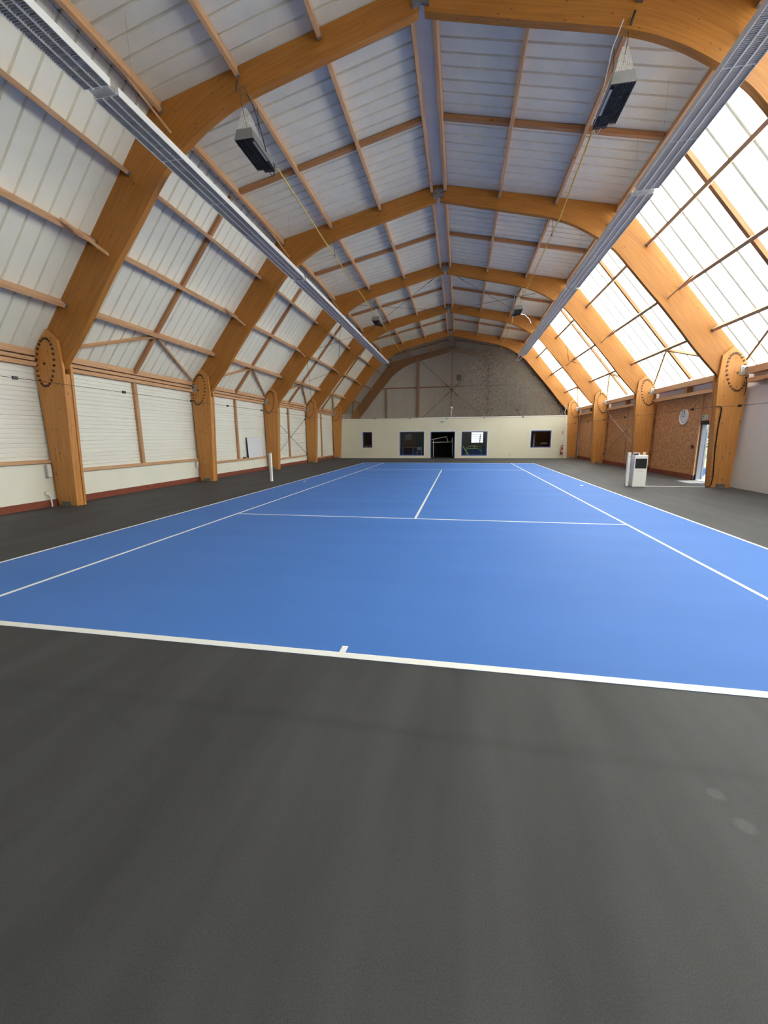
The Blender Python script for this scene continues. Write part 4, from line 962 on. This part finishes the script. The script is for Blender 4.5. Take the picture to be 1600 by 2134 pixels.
MB().box(-0.20, -0.02, -0.05, 0.05, 1.0405, 1.115).build('rear_box', 'white_paint', t, bevel=0.01); MB().box(-0.195, -0.07, -0.075, -0.0505, 1.045, 1.10).build('slot', 'black', t)
MB().hexa([(0.12, 0.05, 1.0405), (0.19, 0.05, 1.0405), (0.19, 0.08, 1.0405), (0.12, 0.08, 1.0405), (0.10, 0.05, 1.14), (0.20, 0.05, 1.14), (0.20, 0.08, 1.14), (0.10, 0.08, 1.14)]).build('side_flap', 'beige', t)
t = tag(MB().box(6.98, 8.86, 11.97, 12.01, 0.0, 0.012).build('floor_strip', 'line_white'), 'white cable strip on the floor between terminal and right column', 'strip')
for (x, y, lb) in ((-5.12, 12.2, 'tiny white scrap on the blue court near the left net post'), (5.04, 11.96, 'tiny white scrap on the blue court near the terminal')):
    o = MB().hexa([(-0.04, -0.05, 0.0), (0.05, -0.04, 0.0), (0.04, 0.05, 0.0), (-0.05, 0.03, 0.0), (-0.02, -0.03, 0.02), (0.03, -0.02, 0.012), (0.03, 0.03, 0.018), (-0.03, 0.02, 0.012)]).build('paper_scrap', 'white_paint', None, (x, y, 0.0031)); tag(o, lb, 'scrap', 'white scraps on the court')
# clock
t = thing('wall_clock', 'large round white wall clock on the strand board wall', 'clock', (9.60, 15.42, 2.38))
m = MB(); n = 36
for (r0, r1, xo, xi) in ((0.30, 0.255, 0.0, -0.05),):
    for i in range(n):
        th0, th1 = 2 * math.pi * i / n, 2 * math.pi * (i + 1) / n
        P = lambda r, th, x: (x, r * math.cos(th), r * math.sin(th))
        m.hexa([P(r1, th0, xi), P(r0, th0, xi), P(r0, th1, xi), P(r1, th1, xi), P(r1, th0, xo), P(r0, th0, xo), P(r0, th1, xo), P(r1, th1, xo)])
m.build('rim', 'white_paint', t); MB().disc((-0.015, 0, 0), 0.256, 0.01, 0, 36).build('dial', 'board_white', t)
for k in range(12):
    th = math.pi / 6 * k; c, s_ = math.cos(th), math.sin(th); l0, l1, wd_ = (0.19, 0.235, 0.012 if k % 3 else 0.02)
    q = [(-0.0265, c * r - s_ * e, s_ * r + c * e) for (r, e) in ((l0, -wd_), (l1, -wd_), (l1, wd_), (l0, wd_))]
    MB().hexa([(-0.029, p[1], p[2]) for p in q] + q).build('hour_mark', 'steel_dark', t)
for (th, l, w_, nm) in ((rad(80), 0.19, 0.008, 'minute_hand'), (rad(155), 0.13, 0.012, 'hour_hand')):
    MB().bar((-0.032, 0, 0), (-0.032, -math.cos(th) * l, math.sin(th) * l), w_ * 2, 0.004, (1, 0, 0)).build(nm, 'black', t)
t = thing('call_point', 'small dark red call point on the strand board near the door', 'switch', (9.60, 14.55, 1.17)); MB().box(-0.05, 0, -0.05, 0.05, 0, 0.13).build('casing', 'maroon', t, bevel=0.008); MB().box(-0.056, -0.0505, -0.025, 0.025, 0.03, 0.10).build('button', 'brown_dark', t)
# conduit on the second frame's right column
t = thing('conduit', 'dark cable conduit bent down the front of the second right column', 'conduit', (8.86, 11.84, 0))
MB().tube([(-0.13, -0.015, 2.55), (-0.01, -0.015, 2.55), (0.02, -0.015, 2.50), (0.025, -0.015, 2.40), (0.0, -0.015, 1.8), (0.005, -0.015, 1.2), (0.055, -0.015, 0.35), (0.03, -0.015, 0.10), (-0.02, -0.02, 0.03), (-0.12, -0.02, 0.02)], 0.016, 8).build('pipe', 'cable_black', t)
for z in (2.2, 1.3, 0.5): MB().box(-0.01 if z > 1 else 0.02, 0.05 if z > 1 else 0.08, -0.034, 0.02, z, z + 0.02).build('clip', 'steel_dark', t)
# hanging cables at second right column top
t = thing('loose_cables', 'loose grey cables dangling at the top of the second right column', 'cable', (9.36, 11.80, 3.6))
MB().tube([(0.02, 0.0, 0.10), (0.08, -0.06, 0.0), (-0.02, -0.08, -0.18), (0.03, -0.09, -0.30), (0.04, -0.08, -0.55), (0.02, -0.08, -0.75)], 0.010, 6).build('cable', 'cable_black', t)
MB().tube([(0.06, 0.0, 0.12), (0.10, -0.05, 0.02), (0.04, -0.08, -0.10), (-0.03, -0.07, -0.2)], 0.010, 6).build('cable', 'white_cable', t)
t = thing('loose_cable', 'white loose cable on the end of the cream wall beside the fifth right column', 'cable', (8.55, PY - 0.02, PT_TOP)); MB().tube([(0, 0, 0), (-0.06, 0, 0.25), (0.0, 0, 0.55), (-0.02, 0.02, 0.75)], 0.018, 6).build('cable', 'white_cable', t)
# left wall things
t = thing('pipe_stub', 'thin white pipe with a cap beside the nearest left column', 'pipe', (-9.46, 5.72, 0)); MB().tube([(0, 0, 0), (0, 0, 0.27), (-0.03, -0.04, 0.33)], 0.018, 8).build('pipe', 'white_paint', t); MB().box(-0.08, -0.02, -0.09, 0.0, 0.32, 0.40).build('cap', 'plinth_white', t, bevel=0.008)
t = thing('junction_box', 'flat grey box beside the nearest left column', 'box', (-9.52, 5.79, 0.76)); MB().box(-0.03, 0.08, -0.05, 0.05, 0, 0.33).build('casing', 'wall_grey', t, bevel=0.006); MB().box(-0.02, 0.07, -0.056, -0.0505, 0.02, 0.31).build('lid', 'grey_light', t)
t = thing('junction_box', 'flat grey box beside the second left column', 'box', (-9.52, 11.77, 0.56)); MB().box(-0.03, 0.08, -0.05, 0.05, 0, 0.25).build('casing', 'wall_grey', t, bevel=0.006); MB().box(-0.02, 0.07, -0.056, -0.0505, 0.02, 0.23).build('lid', 'grey_light', t)
t = thing('whiteboard', 'blank white board propped on the sill before the third left column', 'whiteboard', (-9.46, 16.6, 0.726))
wb_ = MB(); wb_.hexa([(-0.03, -0.76, 0), (-0.0, -0.76, 0), (-0.0, 0.76, 0), (-0.03, 0.76, 0), (-0.075, -0.76, 0.98), (-0.045, -0.76, 0.98), (-0.045, 0.76, 0.98), (-0.075, 0.76, 0.98)]); wb_.build('panel', 'board_white', t)
for (ya_, yb_) in ((-0.80, -0.761), (0.761, 0.78)): MB().hexa([(-0.04, ya_, 0), (0.005, ya_, 0), (0.005, yb_, 0), (-0.04, yb_, 0), (-0.085, ya_, 1.0), (-0.04, ya_, 1.0), (-0.04, yb_, 1.0), (-0.085, yb_, 1.0)]).build('frame_edge', 'steel_dark' if ya_ < 0 else 'grey_light', t)
MB().box(-0.082, -0.038, -0.76, 0.76, 0.981, 1.0).build('frame_edge', 'grey_light', t)
t = thing('cloth_heap', 'small dark heap on the sill beside the white board', 'heap', (-9.55, 15.55, 0.726)); MB().hexa([(-0.05, -0.16, 0), (0.06, -0.16, 0), (0.06, 0.16, 0), (-0.05, 0.16, 0), (-0.02, -0.08, 0.06), (0.03, -0.07, 0.05), (0.03, 0.08, 0.07), (-0.02, 0.07, 0.05)]).build('cloth', 'brown_dark', t, bevel=0.012); MB().hexa([(-0.03, -0.05, 0.045), (0.03, -0.05, 0.045), (0.03, 0.06, 0.05), (-0.03, 0.06, 0.05), (-0.01, -0.02, 0.09), (0.015, -0.02, 0.09), (0.015, 0.03, 0.085), (-0.01, 0.03, 0.085)]).build('cloth', 'grey_light', t)

# ------------------------------------------------------------------ outside the garden door and around
gd = MB().box(9.81, 70, -30, 90, -0.30, -0.06).build('ground', 'grass'); struct(gd, 'bright mown grass outside the garden door', 'ground')
MB().box(9.81, 12.2, 6, 20.5, -0.06, -0.03).build('terrace', 'terrace', gd)['label'] = 'pale paved strip along the hall'
MB().box(-30, 9.80, 36.2, 70, -0.30, -0.06).build('ground_back', 'grass'); struct(bpy.data.objects['ground_back'], 'grass behind the hall', 'ground')
t = thing('blue_tarp', 'crumpled blue tarpaulin heap just outside the garden door', 'tarpaulin', (10.62, 15.75, -0.03))
m = MB(); NX, NY = 12, 14
for i in range(NX + 1):
    for j in range(NY + 1):
        u, v = i / NX, j / NY; e = math.sin(math.pi * u) ** 0.6 * math.sin(math.pi * v) ** 0.6
        m.v.append(((u - 0.5) * 1.0, (v - 0.5) * 2.0, e * (0.34 + 0.10 * math.sin(u * 13 + v * 7) + 0.07 * math.sin(v * 19 + u * 5))))
for i in range(NX):
    for j in range(NY): a = i * (NY + 1) + j; m.face((a, a + NY + 1, a + NY + 2, a + 1))
m.build('sheet', 'tarp', t); MB().tube([(-0.46, -0.9, 0.05), (-0.1, -0.2, 0.48), (0.3, 0.8, 0.10)], 0.012, 5).build('rope', 'white_cable', t)
t = thing('hoop_fence', 'thin low wire hoop fence on the grass outside the door', 'fence', (13.6, 21.4, -0.06))
for k in range(6):
    y = -2.4 + k * 0.9; MB().tube([(0, y, 0), (0, y, 0.75), (0, y + 0.12, 0.95), (0, y + 0.45, 1.02), (0, y + 0.74, 0.95), (0, y + 0.86, 0.75), (0, y + 0.86, 0)], 0.016, 5).build('hoop', 'steel', t)
MB().tube([(0, -2.4, 0.45), (0, 2.96, 0.45)], 0.012, 5).build('rail', 'steel', t)
def tree(x, y, h, r, label, seed):
    rnd = random.Random(seed); t = thing('garden_tree', label, 'tree', (x, y, -0.06), 'trees outside the garden door')
    MB().tube([(0, 0, 0), (0.05, 0, h * 0.3), (0, 0.06, h * 0.6)], 0.07, 8).build('trunk', 'bark', t)
    m = MB()
    for k in range(900):
        while True:
            p = Vector((rnd.uniform(-1, 1), rnd.uniform(-1, 1), rnd.uniform(-1, 1)))
            if 0.25 < p.length < 1: break
        c = Vector((p.x * r, p.y * r, h * 0.54 + p.z * h * 0.46)); s = rnd.uniform(0.14, 0.30)
        a = Vector((rnd.uniform(-1, 1), rnd.uniform(-1, 1), rnd.uniform(-1, 1))).normalized(); b = a.orthogonal().normalized()
        i = len(m.v); m.v += [tuple(c - a * s), tuple(c + b * s * 0.5), tuple(c + a * s), tuple(c - b * s * 0.5)]; m.face((i, i + 1, i + 2, i + 3))
    o = m.build('foliage', 'leaf', t); o['kind'] = 'stuff'
tree(19.3, 33.0, 6.0, 2.2, 'green garden tree glimpsed through the doorway, nearer one', 3)
tree(22.6, 36.2, 7.0, 2.2, 'green garden tree glimpsed through the doorway, farther one', 5)
